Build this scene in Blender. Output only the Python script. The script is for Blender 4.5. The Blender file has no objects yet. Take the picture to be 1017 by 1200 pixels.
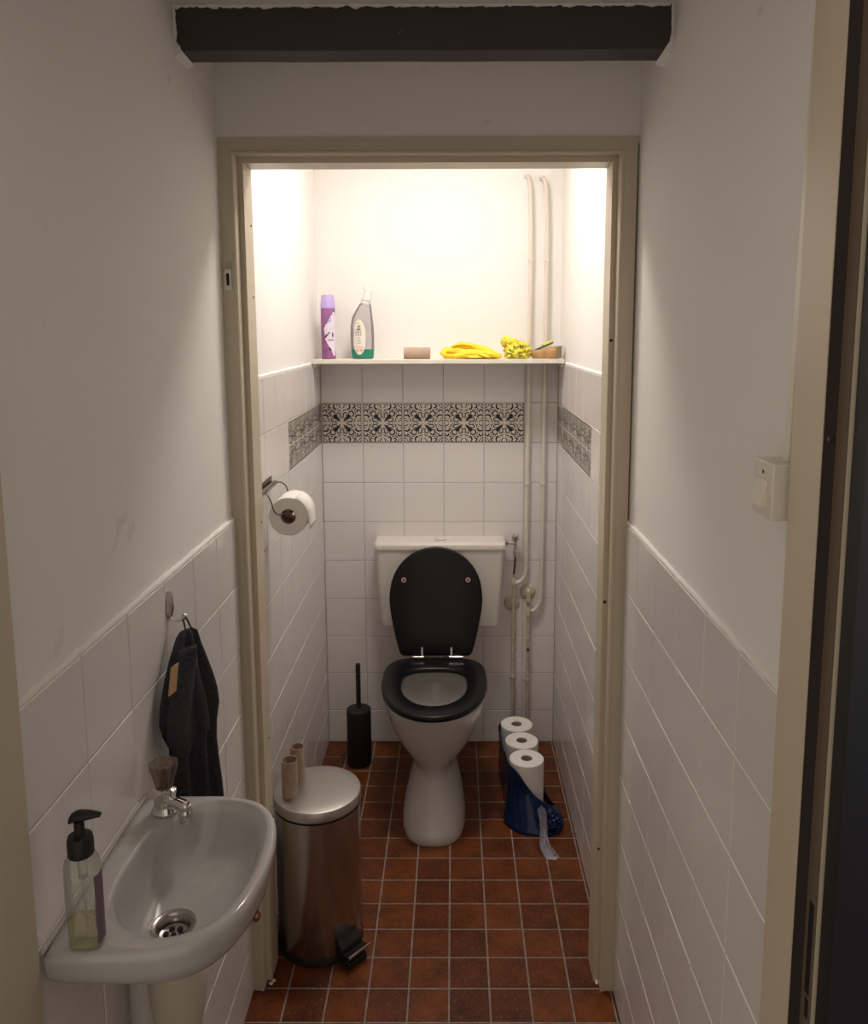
import bpy, math, random
from mathutils import Vector, Matrix, noise
PI = math.pi
sc = bpy.context.scene
COL = sc.collection
random.seed(7)

# ------------------------------------------------------------ materials
def new_mat(name):
    m = bpy.data.materials.new(name); m.use_nodes = True
    nt = m.node_tree
    return m, nt, nt.nodes['Principled BSDF']

def setp(b, **k):
    names = dict(col='Base Color', rough='Roughness', metal='Metallic', spec='Specular IOR Level', trans='Transmission Weight',
                 ior='IOR', coat='Coat Weight', coatr='Coat Roughness', sheen='Sheen Weight', alpha='Alpha', sss='Subsurface Weight')
    for a, v in k.items():
        if a == 'col': v = (*v, 1)
        b.inputs[names[a]].default_value = v

def simple(name, col, rough=.5, metal=0, bump=0, bscale=80, vary=0, vscale=12, **k):
    m, nt, b = new_mat(name)
    setp(b, col=col, rough=rough, metal=metal, **k)
    tc = nt.nodes.new('ShaderNodeTexCoord')
    if bump:
        n = nt.nodes.new('ShaderNodeTexNoise'); n.inputs['Scale'].default_value = bscale; n.inputs['Detail'].default_value = 4
        nt.links.new(tc.outputs['Object'], n.inputs['Vector'])
        bp = nt.nodes.new('ShaderNodeBump'); bp.inputs['Strength'].default_value = bump; bp.inputs['Distance'].default_value = .002
        nt.links.new(n.outputs['Fac'], bp.inputs['Height']); nt.links.new(bp.outputs['Normal'], b.inputs['Normal'])
    if vary:
        n = nt.nodes.new('ShaderNodeTexNoise'); n.inputs['Scale'].default_value = vscale; n.inputs['Detail'].default_value = 5
        nt.links.new(tc.outputs['Object'], n.inputs['Vector'])
        r = nt.nodes.new('ShaderNodeValToRGB')
        r.color_ramp.elements[0].position = .35; r.color_ramp.elements[1].position = .65
        r.color_ramp.elements[0].color = (*[max(0, c*(1-vary)) for c in col], 1)
        r.color_ramp.elements[1].color = (*[min(1, c*(1+vary*.5)) for c in col], 1)
        nt.links.new(n.outputs['Fac'], r.inputs['Fac']); nt.links.new(r.outputs['Color'], b.inputs['Base Color'])
    return m

def thin_clear(name, tint=(1, 1, 1), opacity=.12, body=(.9, .9, .9), rough=.05):
    # thin clear plastic: mostly see-through, with a gloss that follows the viewing angle of the sheet (Fresnel)
    m, nt, b = new_mat(name)
    setp(b, col=body, rough=rough)
    tr = nt.nodes.new('ShaderNodeBsdfTransparent'); tr.inputs['Color'].default_value = (*tint, 1)
    mx = nt.nodes.new('ShaderNodeMixShader'); fr = nt.nodes.new('ShaderNodeFresnel'); fr.inputs['IOR'].default_value = 1.45
    ad = nt.nodes.new('ShaderNodeMath'); ad.operation = 'ADD'; ad.use_clamp = True; ad.inputs[1].default_value = opacity
    nt.links.new(fr.outputs[0], ad.inputs[0]); nt.links.new(ad.outputs[0], mx.inputs['Fac'])
    nt.links.new(tr.outputs[0], mx.inputs[1]); nt.links.new(b.outputs[0], mx.inputs[2])
    nt.links.new(mx.outputs[0], nt.nodes['Material Output'].inputs['Surface'])
    return m

def plaster_mat(name, col):
    m, nt, b = new_mat(name); setp(b, rough=.85, spec=.3)
    L = nt.links; tc = nt.nodes.new('ShaderNodeTexCoord')
    # worn marks with a shape of their own
    n = nt.nodes.new('ShaderNodeTexNoise'); n.inputs['Scale'].default_value = 17; n.inputs['Detail'].default_value = 2
    L.new(tc.outputs['Object'], n.inputs['Vector'])
    r = nt.nodes.new('ShaderNodeValToRGB'); r.color_ramp.elements[0].position = .71; r.color_ramp.elements[1].position = .76
    r.color_ramp.elements[0].color = (*col, 1); r.color_ramp.elements[1].color = (*[c*.9 for c in col], 1)
    L.new(n.outputs['Fac'], r.inputs['Fac'])
    L.new(r.outputs['Color'], b.inputs['Base Color'])
    a = nt.nodes.new('ShaderNodeTexNoise'); a.inputs['Scale'].default_value = 9; a.inputs['Detail'].default_value = 8
    a.inputs['Roughness'].default_value = .62
    L.new(tc.outputs['Object'], a.inputs['Vector'])
    bp = nt.nodes.new('ShaderNodeBump'); bp.inputs['Strength'].default_value = .35; bp.inputs['Distance'].default_value = .004
    L.new(a.outputs['Fac'], bp.inputs['Height']); L.new(bp.outputs['Normal'], b.inputs['Normal'])
    return m

def floor_tile_mat():
    m, nt, b = new_mat('floor_tile_brown'); L = nt.links; N = nt.nodes
    setp(b, rough=.38, spec=.3)
    tc = N.new('ShaderNodeTexCoord')
    sc_ = N.new('ShaderNodeVectorMath'); sc_.operation = 'SCALE'; sc_.inputs['Scale'].default_value = 10
    L.new(tc.outputs['Object'], sc_.inputs[0])
    fl = N.new('ShaderNodeVectorMath'); fl.operation = 'FLOOR'; L.new(sc_.outputs[0], fl.inputs[0])
    wn = N.new('ShaderNodeTexWhiteNoise'); wn.noise_dimensions = '2D'; L.new(fl.outputs[0], wn.inputs['Vector'])
    base = N.new('ShaderNodeValToRGB'); cr = base.color_ramp
    cr.elements[0].position = 0; cr.elements[0].color = (.13, .030, .012, 1)
    cr.elements[1].position = 1; cr.elements[1].color = (.23, .062, .013, 1)
    e = cr.elements.new(.5); e.color = (.175, .042, .011, 1)
    L.new(wn.outputs['Value'], base.inputs['Fac'])
    n1 = N.new('ShaderNodeTexNoise'); n1.inputs['Scale'].default_value = 14; n1.inputs['Detail'].default_value = 6
    n1.inputs['Roughness'].default_value = .7
    L.new(tc.outputs['Object'], n1.inputs['Vector'])
    r1 = N.new('ShaderNodeValToRGB'); r1.color_ramp.elements[0].position = .34; r1.color_ramp.elements[1].position = .68
    r1.color_ramp.elements[0].color = (.40, .40, .46, 1); r1.color_ramp.elements[1].color = (1.0, 1.0, 1.0, 1)
    L.new(n1.outputs['Fac'], r1.inputs['Fac'])
    mx = N.new('ShaderNodeMix'); mx.data_type = 'RGBA'; mx.blend_type = 'MULTIPLY'; mx.inputs[0].default_value = 1
    L.new(base.outputs['Color'], mx.inputs[6]); L.new(r1.outputs['Color'], mx.inputs[7])
    mp = N.new('ShaderNodeMapping'); mp.inputs['Scale'].default_value = (90, 28, 60)
    L.new(tc.outputs['Object'], mp.inputs['Vector'])
    n2 = N.new('ShaderNodeTexNoise'); n2.inputs['Scale'].default_value = 3; n2.inputs['Detail'].default_value = 3
    L.new(mp.outputs[0], n2.inputs['Vector'])
    r2 = N.new('ShaderNodeValToRGB'); r2.color_ramp.elements[0].position = .55; r2.color_ramp.elements[1].position = .8
    r2.color_ramp.elements[0].color = (0, 0, 0, 1); r2.color_ramp.elements[1].color = (.9, .9, .9, 1)
    L.new(n2.outputs['Fac'], r2.inputs['Fac'])
    m2 = N.new('ShaderNodeMix'); m2.data_type = 'RGBA'
    L.new(r2.outputs['Color'], m2.inputs[0]); L.new(mx.outputs[2], m2.inputs[6]); m2.inputs[7].default_value = (.30, .12, .022, 1)
    L.new(m2.outputs[2], b.inputs['Base Color'])
    bp = N.new('ShaderNodeBump'); bp.inputs['Strength'].default_value = .2; bp.inputs['Distance'].default_value = .001
    L.new(n1.outputs['Fac'], bp.inputs['Height']); L.new(bp.outputs['Normal'], b.inputs['Normal'])
    return m

WARM = (.78, .735, .68)
M = dict(
    plaster=plaster_mat('white_plaster', (.88, .86, .83)),
    tile=simple('white_glazed_tile', (.80, .765, .745), .16, bump=.12, bscale=14, spec=.5),
    tilegrout=simple('pale_wall_grout', (.50, .46, .42), .9),
    floortile=floor_tile_mat(),
    floorgrout=simple('grey_floor_grout', (.30, .26, .22), .95, vary=.3, vscale=30),
    cream=simple('cream_frame_paint', (.62, .54, .41), .42, bump=.05, bscale=20),
    beam=simple('dark_brown_beam_paint', (.052, .038, .038), .5, bump=.15, bscale=40),
    ceramic=simple('white_ceramic', (.56, .535, .51), .12, spec=.55),
    cistern=simple('white_cistern_plastic', (.76, .71, .65), .3),
    black=simple('black_gloss_seat', (.006, .006, .008), .3, bump=.03, bscale=40, spec=.28),
    blackmatt=simple('black_matt_plastic', (.008, .008, .008), .6),
    chrome=simple('chrome', (.72, .70, .68), .12, 1),
    steel=simple('brushed_steel', (.48, .45, .42), .24, 1, bump=.03, bscale=140),
    steellid=simple('brushed_steel_lid', (.52, .51, .48), .38, 1, bump=.02, bscale=160),
    card=simple('brown_cardboard', (.46, .33, .245), .85, vary=.12, vscale=50),
    paper=simple('white_toilet_paper', (.86, .83, .78), .95, bump=.2, bscale=120),
    whitepaint=simple('white_shelf_paint', (.80, .75, .66), .45),
    pipe=simple('white_pipe_paint', (.74, .68, .60), .45),
    oldpipe=simple('yellowed_pipe_paint', (.60, .54, .42), .5, vary=.2, vscale=40),
    rust=simple('rust_brown', (.09, .045, .02), .8),
    purple=simple('purple_can', (.34, .12, .31), .35, vary=.25, vscale=40),
    lilac=simple('lilac_cap', (.52, .40, .78), .4),
    lilaclabel=simple('pale_lilac_print', (.80, .72, .85), .4),
    blueprint=simple('blue_print', (.10, .22, .60), .4),
    violetprint=simple('dark_violet_print', (.09, .03, .12), .4),
    clear=thin_clear('clear_bottle_plastic', (.90, .88, .90), .22, (.62, .58, .60)),
    soapclear=thin_clear('clear_soap_plastic', (.93, .93, .90), .06, (.8, .8, .78)),
    greenliq=simple('green_liquid', (.01, .24, .16), .15, spec=.5),
    soapliq=thin_clear('pale_yellow_soap', (.96, .95, .80), .12, (.80, .78, .52), .1),
    labelwhite=simple('white_label_print', (.82, .78, .70), .6),
    labelpink=simple('salmon_label_print', (.75, .45, .36), .6),
    labeldark=simple('dark_label_print', (.16, .14, .08), .6),
    yellow=simple('yellow_rubber', (.92, .66, .025), .5, bump=.2, bscale=60),
    yellow2=simple('yellow_ruffled_cloth', (.90, .78, .08), .8, vary=.25, vscale=70),
    greenpad=simple('dark_green_scouring_pad', (.05, .13, .08), .9, bump=.4, bscale=200),
    wood=simple('tan_wooden_dish', (.60, .34, .15), .5, vary=.25, vscale=30),
    olive=simple('olive_dish_end', (.30, .24, .12), .55),
    bagblue=thin_clear('blue_plastic_bag', (.05, .14, .42), .66, (.004, .020, .085), .16),
    bagclear=thin_clear('clear_plastic_bag', (.80, .82, .90), .24, (.50, .47, .50), .2),
    towel=simple('charcoal_towel', (.030, .033, .040), 1, bump=1.0, bscale=420, vary=.35, vscale=160),
    tan=simple('tan_towel_tag', (.42, .27, .13), .8),
    wire=simple('dark_wire', (.16, .13, .11), .3, 1),
    redwood=simple('reddish_brown_roller', (.18, .06, .04), .4),
    switch=simple('white_switch_plastic', (.76, .70, .60), .35),
    dark=simple('dark_hole', (.006, .005, .005), .8),
    navy=simple('dark_navy_door_paint', (.010, .018, .034), .4),
    blackgrey=simple('charcoal_door_paint', (.010, .011, .011), .5),
    glass=thin_clear('clear_acrylic', (.72, .64, .58), .07, (.55, .48, .42), .03),
    ink=simple('black_tile_print', (.018, .014, .013), .3),
    decotile=simple('cream_patterned_tile', (.80, .75, .67), .2),
    trapw=simple('aged_white_trap', (.55, .49, .40), .4),
    hallfloor=simple('dark_hall_floor', (.10, .07, .05), .6),
)
def emission(name, col, s):
    m, nt, b = new_mat(name)
    b.inputs['Emission Color'].default_value = (*col, 1); b.inputs['Emission Strength'].default_value = s
    setp(b, col=(.8, .8, .8))
    return m

# ------------------------------------------------------------ mesh builder (world coordinates)
class G:
    def __init__(s): s.v = []; s.f = []; s.m = []; s.mi = 0
    def mat(s, i): s.mi = i; return s
    def add(s, vs, fs):
        o = len(s.v); s.v += [tuple(p) for p in vs]
        for f in fs: s.f.append([i+o for i in f]); s.m.append(s.mi)
        return s
    def box(s, x0, x1, y0, y1, z0, z1):
        vs = [(x, y, z) for z in (z0, z1) for y in (y0, y1) for x in (x0, x1)]
        return s.add(vs, [(0, 2, 3, 1), (4, 5, 7, 6), (0, 1, 5, 4), (2, 6, 7, 3), (0, 4, 6, 2), (1, 3, 7, 5)])
    def rings(s, rs, cap0=True, cap1=True, closed=True):
        n = len(rs[0]); vs = [p for r in rs for p in r]; fs = []
        for i in range(len(rs)-1):
            for j in range(n if closed else n-1):
                k = (j+1) % n
                fs.append((i*n+j, i*n+k, (i+1)*n+k, (i+1)*n+j))
        if cap0: fs.append(tuple(reversed(range(n))))
        if cap1: fs.append(tuple((len(rs)-1)*n+j for j in range(n)))
        return s.add(vs, fs)
    def lathe(s, prof, c=(0, 0, 0), axis=(0, 0, 1), n=32, sx=1, sy=1, cap0=True, cap1=True):
        a = Vector(axis).normalized(); q = Vector((0, 0, 1)).rotation_difference(a); rs = []
        for r, z in prof:
            rs.append([tuple(Vector(c) + q @ Vector((math.cos(2*PI*j/n)*r*sx, math.sin(2*PI*j/n)*r*sy, z))) for j in range(n)])
        return s.rings(rs, cap0, cap1)
    def tube(s, pts, r, n=12, cap=True):
        P = [Vector(p) for p in pts]; rs = []
        rr = r if isinstance(r, (list, tuple)) else [r]*len(P)
        prev = None
        for i, p in enumerate(P):
            t = (P[min(i+1, len(P)-1)]-P[max(i-1, 0)]).normalized()
            if prev is None:
                u = t.cross(Vector((0, 0, 1)))
                if u.length < .1: u = t.cross(Vector((1, 0, 0)))
            else:
                u = prev - t*prev.dot(t)
            u.normalize(); w = t.cross(u); prev = u
            rs.append([tuple(p+(u*math.cos(2*PI*j/n)+w*math.sin(2*PI*j/n))*rr[i]) for j in range(n)])
        return s.rings(rs, cap, cap)

def smooth(pts, k=8):
    P = [Vector(p) for p in pts]; out = []
    for i in range(len(P)-1):
        a, b, c, d = P[max(i-1, 0)], P[i], P[i+1], P[min(i+2, len(P)-1)]
        for j in range(k):
            t = j/k
            out.append(.5*((2*b)+(-a+c)*t+(2*a-5*b+4*c-d)*t*t+(-a+3*b-3*c+d)*t**3))
    out.append(P[-1]); return out

def smooth_loop(pts, k=6):
    P = [Vector(p) for p in pts]; n = len(P); out = []
    for i in range(n):
        a, b, c, d = P[(i-1) % n], P[i], P[(i+1) % n], P[(i+2) % n]
        for j in range(k):
            t = j/k
            out.append(.5*((2*b)+(-a+c)*t+(2*a-5*b+4*c-d)*t*t+(-a+3*b-3*c+d)*t**3))
    return out

import bmesh
def obj(name, g, mats, parent=None, bevel=0, ang=38, segs=2, subd=0, flat=False, recalc=True):
    me = bpy.data.meshes.new(name)
    if not isinstance(mats, (list, tuple)): mats = [mats]
    off = Vector((0, 0, 0)); p = parent
    while p: off += p.location; p = p.parent
    me.from_pydata([tuple(Vector(v)-off) for v in g.v], [], g.f)
    for m in mats: me.materials.append(M[m] if isinstance(m, str) else m)
    for p_, mi in zip(me.polygons, g.m): p_.material_index = mi
    if recalc:
        bm = bmesh.new(); bm.from_mesh(me); bmesh.ops.recalc_face_normals(bm, faces=bm.faces); bm.to_mesh(me); bm.free()
    if not flat:
        me.polygons.foreach_set('use_smooth', [True]*len(me.polygons)); me.set_sharp_from_angle(angle=math.radians(ang))
    me.update()
    o = bpy.data.objects.new(name, me); COL.objects.link(o)
    if parent: o.parent = parent
    if bevel:
        b = o.modifiers.new('bevel', 'BEVEL'); b.width = bevel; b.segments = segs; b.limit_method = 'ANGLE'; b.angle_limit = math.radians(30)
        b.harden_normals = False
    if subd:
        s = o.modifiers.new('subd', 'SUBSURF'); s.levels = subd; s.render_levels = subd
    return o

def thing(name, label, cat, loc, group=None):
    o = bpy.data.objects.new(name, None); COL.objects.link(o); o.location = loc; o.empty_display_size = .05
    o['label'] = label; o['category'] = cat
    if group: o['group'] = group
    return o
def tag(o, label, cat, group=None):
    o['label'] = label; o['category'] = cat
    if group: o['group'] = group
    return o
def struct(o): o['kind'] = 'structure'; return o
def copy_tree(r, loc):
    c = r.copy(); COL.objects.link(c); c.location = loc
    for ch in list(r.children):
        d = ch.copy(); COL.objects.link(d); d.parent = c
    return c

# ------------------------------------------------------------ camera
def cam_axes(p, y, r):
    cp, sp, cy, sy, cr, sr = math.cos(p), math.sin(p), math.cos(y), math.sin(y), math.cos(r), math.sin(r)
    F = Vector((sy*cp, cy*cp, -sp)); R0 = Vector((cy, -sy, 0)); U0 = R0.cross(F)
    return R0*cr+U0*sr, -R0*sr+U0*cr, F
cd = bpy.data.cameras.new('camera'); co = bpy.data.objects.new('camera', cd); COL.objects.link(co)
R_, U_, F_ = cam_axes(.137, -.0043, -.0025)
mw = Matrix(((R_.x, U_.x, -F_.x, .0139), (R_.y, U_.y, -F_.y, -2.9056), (R_.z, U_.z, -F_.z, 1.6261), (0, 0, 0, 1)))
co.matrix_world = mw
cd.sensor_fit = 'HORIZONTAL'; cd.sensor_width = 36; cd.lens = 946.02/1017*36
cd.shift_x = (508.5-527.47)/1017; cd.shift_y = (516.2-600)/1017; cd.clip_start = .02
sc.camera = co

# ------------------------------------------------------------ room shell
YB, ZT = .122, 2.52          # back plaster plane, toilet ceiling
XL, XR = -.492, .413         # side plaster planes
TL, TR, TB = -.484, .406, .114   # tile faces
ZC = 2.207                   # corridor ceiling
YN = -2.02                   # far side of the entrance wall

def wavy_wall(axis, x, y0, y1, z0, z1, nx, sign, thick, amp=.0012, seed=0):
    # plaster wall with slightly uneven surface; axis 'x' = plane at constant x, facing sign
    g = G(); ny = max(2, int((y1-y0)/.06)); nz = max(2, int((z1-z0)/.06)); vs = []
    for i in range(ny+1):
        for j in range(nz+1):
            y = y0+(y1-y0)*i/ny; z = z0+(z1-z0)*j/nz
            d = amp*noise.noise(Vector((y*2.2+seed, z*2.2, seed)))
            vs.append((x+d, y, z) if axis == 'x' else (y, x+d, z))
    fs = [(i*(nz+1)+j, (i+1)*(nz+1)+j, (i+1)*(nz+1)+j+1, i*(nz+1)+j+1) for i in range(ny) for j in range(nz)]
    g.add(vs, fs)
    a, b = (x-sign*thick, x-sign*.002)
    a, b = min(a, b), max(a, b)
    if axis == 'x': g.box(a, b, y0, y1, z0, z1)
    else: g.box(y0, y1, a, b, z0, z1)
    return g

wall_left = struct(obj('wall_left', wavy_wall('x', XL, -2.12, YB+.1, 0, ZT+.05, 0, 1, .12, seed=3), 'plaster', recalc=False, ang=60))
wall_right = struct(obj('wall_right', wavy_wall('x', XR, -2.12, YB+.1, 0, ZT+.05, 0, -1, .12, seed=9), 'plaster', recalc=False, ang=60))
wall_back = struct(obj('wall_back', wavy_wall('y', YB, XL-.02, XR+.02, 0, ZT+.05, 0, -1, .1, amp=.0008, seed=5), 'plaster', recalc=False, ang=60))
g = G().box(XL-.01, XR+.01, -1.104, -1.004, 2.02, ZT+.02)
wall_doorway = struct(obj('wall_front', g, 'plaster', flat=True))
g = G().box(XL-.1, XR+.1, -2.12, -1.05, ZC, ZC+.12)
ceiling_c = struct(obj('ceiling', g, 'plaster', flat=True))
g = G().box(XL-.1, XR+.1, -1.06, YB+.08, ZT, ZT+.08)
obj('toilet_ceiling', g, 'plaster', ceiling_c, flat=True)

# glazed tile fields
def tiles(g, O, U, V, N, us, vs, h=.0016, gap=.0024, bev=.0009, mat=lambda i, j: 0, skip=lambda i, j: False, grout=1, tilt=.0):
    O, U, V, N = map(Vector, (O, U, V, N))
    def P(u, v, n): return O+U*u+V*v+N*n
    for i in range(len(us)-1):
        for j in range(len(vs)-1):
            if skip(i, j): continue
            a, b, c, d = us[i]+gap/2, us[i+1]-gap/2, vs[j]+gap/2, vs[j+1]-gap/2
            if b-a < .004 or d-c < .004: continue
            e = [random.uniform(-tilt, tilt) for _ in range(3)]
            def H(u, v): return h+e[0]+e[1]*(u-a)/(b-a)+e[2]*(v-c)/(d-c)
            k = bev; g.mat(mat(i, j))
            if mat(i, j) == 2: e = [0, 0, 0]
            vs_ = [P(a, c, 0), P(b, c, 0), P(b, d, 0), P(a, d, 0),
                   P(a+k*.3, c+k*.3, H(a, c)-k), P(b-k*.3, c+k*.3, H(b, c)-k), P(b-k*.3, d-k*.3, H(b, d)-k), P(a+k*.3, d-k*.3, H(a, d)-k),
                   P(a+k*1.3, c+k*1.3, H(a, c)), P(b-k*1.3, c+k*1.3, H(b, c)), P(b-k*1.3, d-k*1.3, H(b, d)), P(a+k*1.3, d-k*1.3, H(a, d))]
            fs = [(8, 9, 10, 11)]
            for w in (0, 4):
                for q in range(4): fs.append((w+q, w+(q+1) % 4, w+4+(q+1) % 4, w+4+q))
            g.add(vs_, fs)
    g.mat(0)

Z0, TP = 1.353, .1525
rows = [0.0] + [Z0-TP*k for k in range(8, -1, -1)] + [1.503]        # bottom course is cut
rows = [z for z in rows if z >= 0]
def body(g, x0, x1, y0, y1, z0, z1): g.mat(1); g.box(x0, x1, y0, y1, z0, z1); g.mat(0)
H = .0016
# back wall
bc = [TL]+[-.4813+TP*k for k in range(1, 6)]+[TR]
DROW = len(rows)-3
g = G(); body(g, TL-.006, TR+.006, TB+H, YB+.001, 0, 1.503)
tiles(g, (0, TB+H, 0), (1, 0, 0), (0, 0, 1), (0, -1, 0), bc, rows, mat=lambda i, j: 2 if (j == DROW and i < 5) else 0, tilt=.00025)
dado_back = obj('wall_tiling', g, ['tile', 'tilegrout', 'decotile'], wall_back, flat=True)
# side walls: toilet part Y -1.0..114, corridor part down to the entrance frame
colsL = [TB-TP*k for k in range(0, 8)]; colsL = sorted([y for y in colsL if y > -1.0]+[-1.0])
colsR = [TB, TB-.132]+[TB-.132-TP*k for k in range(1, 7)]; colsR = sorted([y for y in colsR if y > -1.0]+[-1.0])
nL, nR = len(colsL)-1, len(colsR)-1
g = G(); body(g, XL-.001, TL-H, -1.0, TB, 0, 1.503)
tiles(g, (TL-H, 0, 0), (0, 1, 0), (0, 0, 1), (1, 0, 0), colsL, rows, mat=lambda i, j: 2 if (j == DROW and i >= nL-4) else 0, tilt=.00025)
cyl = sorted([-1.1075]+[-1.412+.1525]+[-1.412-.1555*k for k in range(0, 4)]+[-2.04])
crow = [0]+[1.196-TP*k for k in range(7, -1, -1)]
body(g, XL-.001, TL-H, -2.04, -1.1075, 0, 1.196)
tiles(g, (TL-H, 0, 0), (0, 1, 0), (0, 0, 1), (1, 0, 0), cyl, crow, tilt=.0003)
obj('wall_tiling', g, ['tile', 'tilegrout', 'decotile'], wall_left, flat=True)
g = G(); body(g, TR+H, XR+.001, -1.0, TB, 0, 1.503)
tiles(g, (TR+H, 0, 0), (0, 1, 0), (0, 0, 1), (-1, 0, 0), colsR, rows, mat=lambda i, j: 2 if (j == DROW and i >= nR-5) else 0, tilt=.00025)
cyr = sorted([-1.1075, -1.235, -1.3875, -1.54, -1.692, -1.845, -1.9975, -2.02])
crr = [0]+[1.187-TP*k for k in range(7, -1, -1)]
body(g, TR+H, XR+.001, -2.02, -1.1075, 0, 1.187)
tiles(g, (TR+H, 0, 0), (0, 1, 0), (0, 0, 1), (-1, 0, 0), cyr, crr, tilt=.0003)
obj('wall_tiling', g, ['tile', 'tilegrout', 'decotile'], wall_right, flat=True)

# rounded mortar bead on top of the dado
def ledge(parent, pts, r, seed):
    rnd = random.Random(seed); P = []
    a, b = Vector(pts[0]), Vector(pts[1]); n = int((b-a).length/.02)
    for i in range(n+1): P.append(a.lerp(b, i/n)+Vector((rnd.uniform(-.0006, .0006), 0, rnd.uniform(-.0008, .0008))))
    obj('mortar_bead', G().tube(P, [r*rnd.uniform(.85, 1.15) for _ in P], 10), 'plaster', parent)
ledge(wall_left, ((XL+.0015, -2.04, 1.198), (XL+.0015, -1.1085, 1.198)), .0062, 1)
ledge(wall_right, ((XR-.001, -2.02, 1.189), (XR-.001, -1.1085, 1.189)), .0056, 2)
ledge(wall_left, ((XL+.001, -.99, 1.505), (XL+.001, TB, 1.505)), .0045, 3)
ledge(wall_right, ((XR-.001, -.99, 1.505), (XR-.001, TB, 1.505)), .0045, 4)

# scroll pattern of the patterned tiles, printed on the glaze
def ribbon(pts, w0, wm, w1):
    P = smooth([(a, b, 0) for a, b in pts], 4); n = len(P); L = []; Rr = []
    for i, p in enumerate(P):
        t = (P[min(i+1, n-1)]-P[max(i-1, 0)]); t.normalize(); q = Vector((-t.y, t.x, 0)); s = i/(n-1)
        w = (w0*(1-s)*(1-s)+2*s*(1-s)*wm*1.3+w1*s*s)*1.15
        L.append(p+q*w); Rr.append(p-q*w)
    return L, Rr
STROKES = [
    ([(.07, .07), (.24, .24), (.41, .41)], .006, .060, .085),
    ([(.16, .20), (.10, .28), (.08, .41), (.14, .52), (.22, .52), (.25, .43), (.22, .34)], .010, .026, .014),
    
    ([(.33, .40), (.35, .52), (.44, .60), (.54, .58), (.58, .50)], .008, .034, .02),
    ([(.05, .20), (.03, .30), (.04, .38)], .004, .016, .004),
    ([(.03, .56), (.09, .62), (.16, .66), (.25, .64)], .008, .026, .01),
    ([(.34, .98), (.40, .90), (.40, .78), (.33, .70), (.26, .74)], .01, .045, .02),
    ([(.50, .97), (.62, .93), (.66, .84), (.60, .77), (.52, .80)], .008, .036, .018),
    ([(.44, .70), (.52, .68), (.60, .70)], .004, .026, .004),
    ([(.03, .76), (.09, .80), (.13, .88), (.12, .97)], .006, .026, .01),
    ([(.20, .86), (.24, .92), (.22, .97)], .004, .022, .006),
    ([(.72, .96), (.80, .90), (.82, .82)], .004, .026, .006),
    ([(.70, .66), (.68, .72), (.72, .77)], .004, .026, .006),
    ([(.88, .97), (.93, .93)], .012, .02, .012),
]
DOTS = [ (.05, .48, .028), (.30, .30, .0), (.64, .64, .035), (.34, .62, .022), (.20, .76, .024), (.72, .84, .022), (.09, .70, .018)]
def pattern(g, O, U, V, N, u0, v0, half):
    O, U, V, N = map(Vector, (O, U, V, N)); cx, cy = u0, v0
    def P(a, b): return O+U*(cx+a*half)+V*(cy+b*half)+N*.00025
    for sx in (-1, 1):
        for sy in (-1, 1):
            for sw in (0, 1):
                for pts, w0, wm, w1 in STROKES:
                    if sw: pts = [(b, a) for a, b in pts]
                    if sw and pts[0] == (.07, .07): continue
                    L, Rr = ribbon(pts, w0, wm, w1); n = len(L)
                    g.add([P(p.x*sx, p.y*sy) for p in L]+[P(p.x*sx, p.y*sy) for p in Rr],
                          [(i, i+1, n+i+1, n+i) if (sx*sy > 0) else (i, n+i, n+i+1, i+1) for i in range(n-1)])
                for a, b, r in DOTS:
                    if r == 0: continue
                    if sw: a, b = b, a
                    g.add([P((a+r*math.cos(k*PI/3))*sx, (b+r*math.sin(k*PI/3))*sy) for k in range(6)], [tuple(range(6))])
    e = .965; w = .012
    for (a0, b0, a1, b1) in ((-e, e, e, e), (-e, -e, e, -e), (-e, -e, -e, e), (e, -e, e, e)):
        if a0 == a1: q = [(a0-w, b0), (a0+w, b0), (a1+w, b1), (a1-w, b1)]
        else: q = [(a0, b0-w), (a1, b1-w), (a1, b1+w), (a0, b0+w)]
        g.add([P(*p) for p in q], [(0, 1, 2, 3)])
zc = (rows[DROW]+rows[DROW+1])/2
g = G()
for i in range(5):
    pattern(g, (0, TB-.0003, 0), (1, 0, 0), (0, 0, 1), (0, -1, 0), (bc[i]+bc[i+1])/2, zc, .0745)
obj('tile_scroll_print', g, 'ink', wall_back, flat=True, recalc=False)
g = G()
for i in range(nL-4, nL):
    pattern(g, (TL+.0003, 0, 0), (0, 1, 0), (0, 0, 1), (1, 0, 0), (colsL[i]+colsL[i+1])/2, zc, .0745)
obj('tile_scroll_print', g, 'ink', wall_left, flat=True, recalc=False)
g = G()
for i in range(nR-5, nR):
    w = colsR[i+1]-colsR[i]
    pattern(g, (TR-.0003, 0, 0), (0, 1, 0), (0, 0, 1), (-1, 0, 0), (colsR[i]+colsR[i+1])/2, zc, min(w/2-.0015, .0745))
obj('tile_scroll_print', g, 'ink', wall_right, flat=True, recalc=False)

# floor
fx = [XL-.001]+[-.4+.1*k for k in range(0, 9)]+[XR]
fy = [-2.3+.1*k for k in range(0, 24)]+[.116]
fy = sorted(set(round(y, 4) for y in fy if y <= 0.0001))+[.116]
g = G(); g.mat(1); g.box(XL-.1, XR+.1, -2.3, YB+.05, -.06, -.0012)
tiles(g, (0, 0, -.0012), (1, 0, 0), (0, 1, 0), (0, 0, 1), fx, fy, h=.0012, gap=.0042, bev=.0008, tilt=.0002)
floor = struct(obj('floor', g, ['floortile', 'floorgrout'], flat=True))
g = G().box(-1.6, 1.6, -3.8, -2.3, -.06, -.001)
obj('hall_floor', g, 'hallfloor', floor, flat=True)

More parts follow.
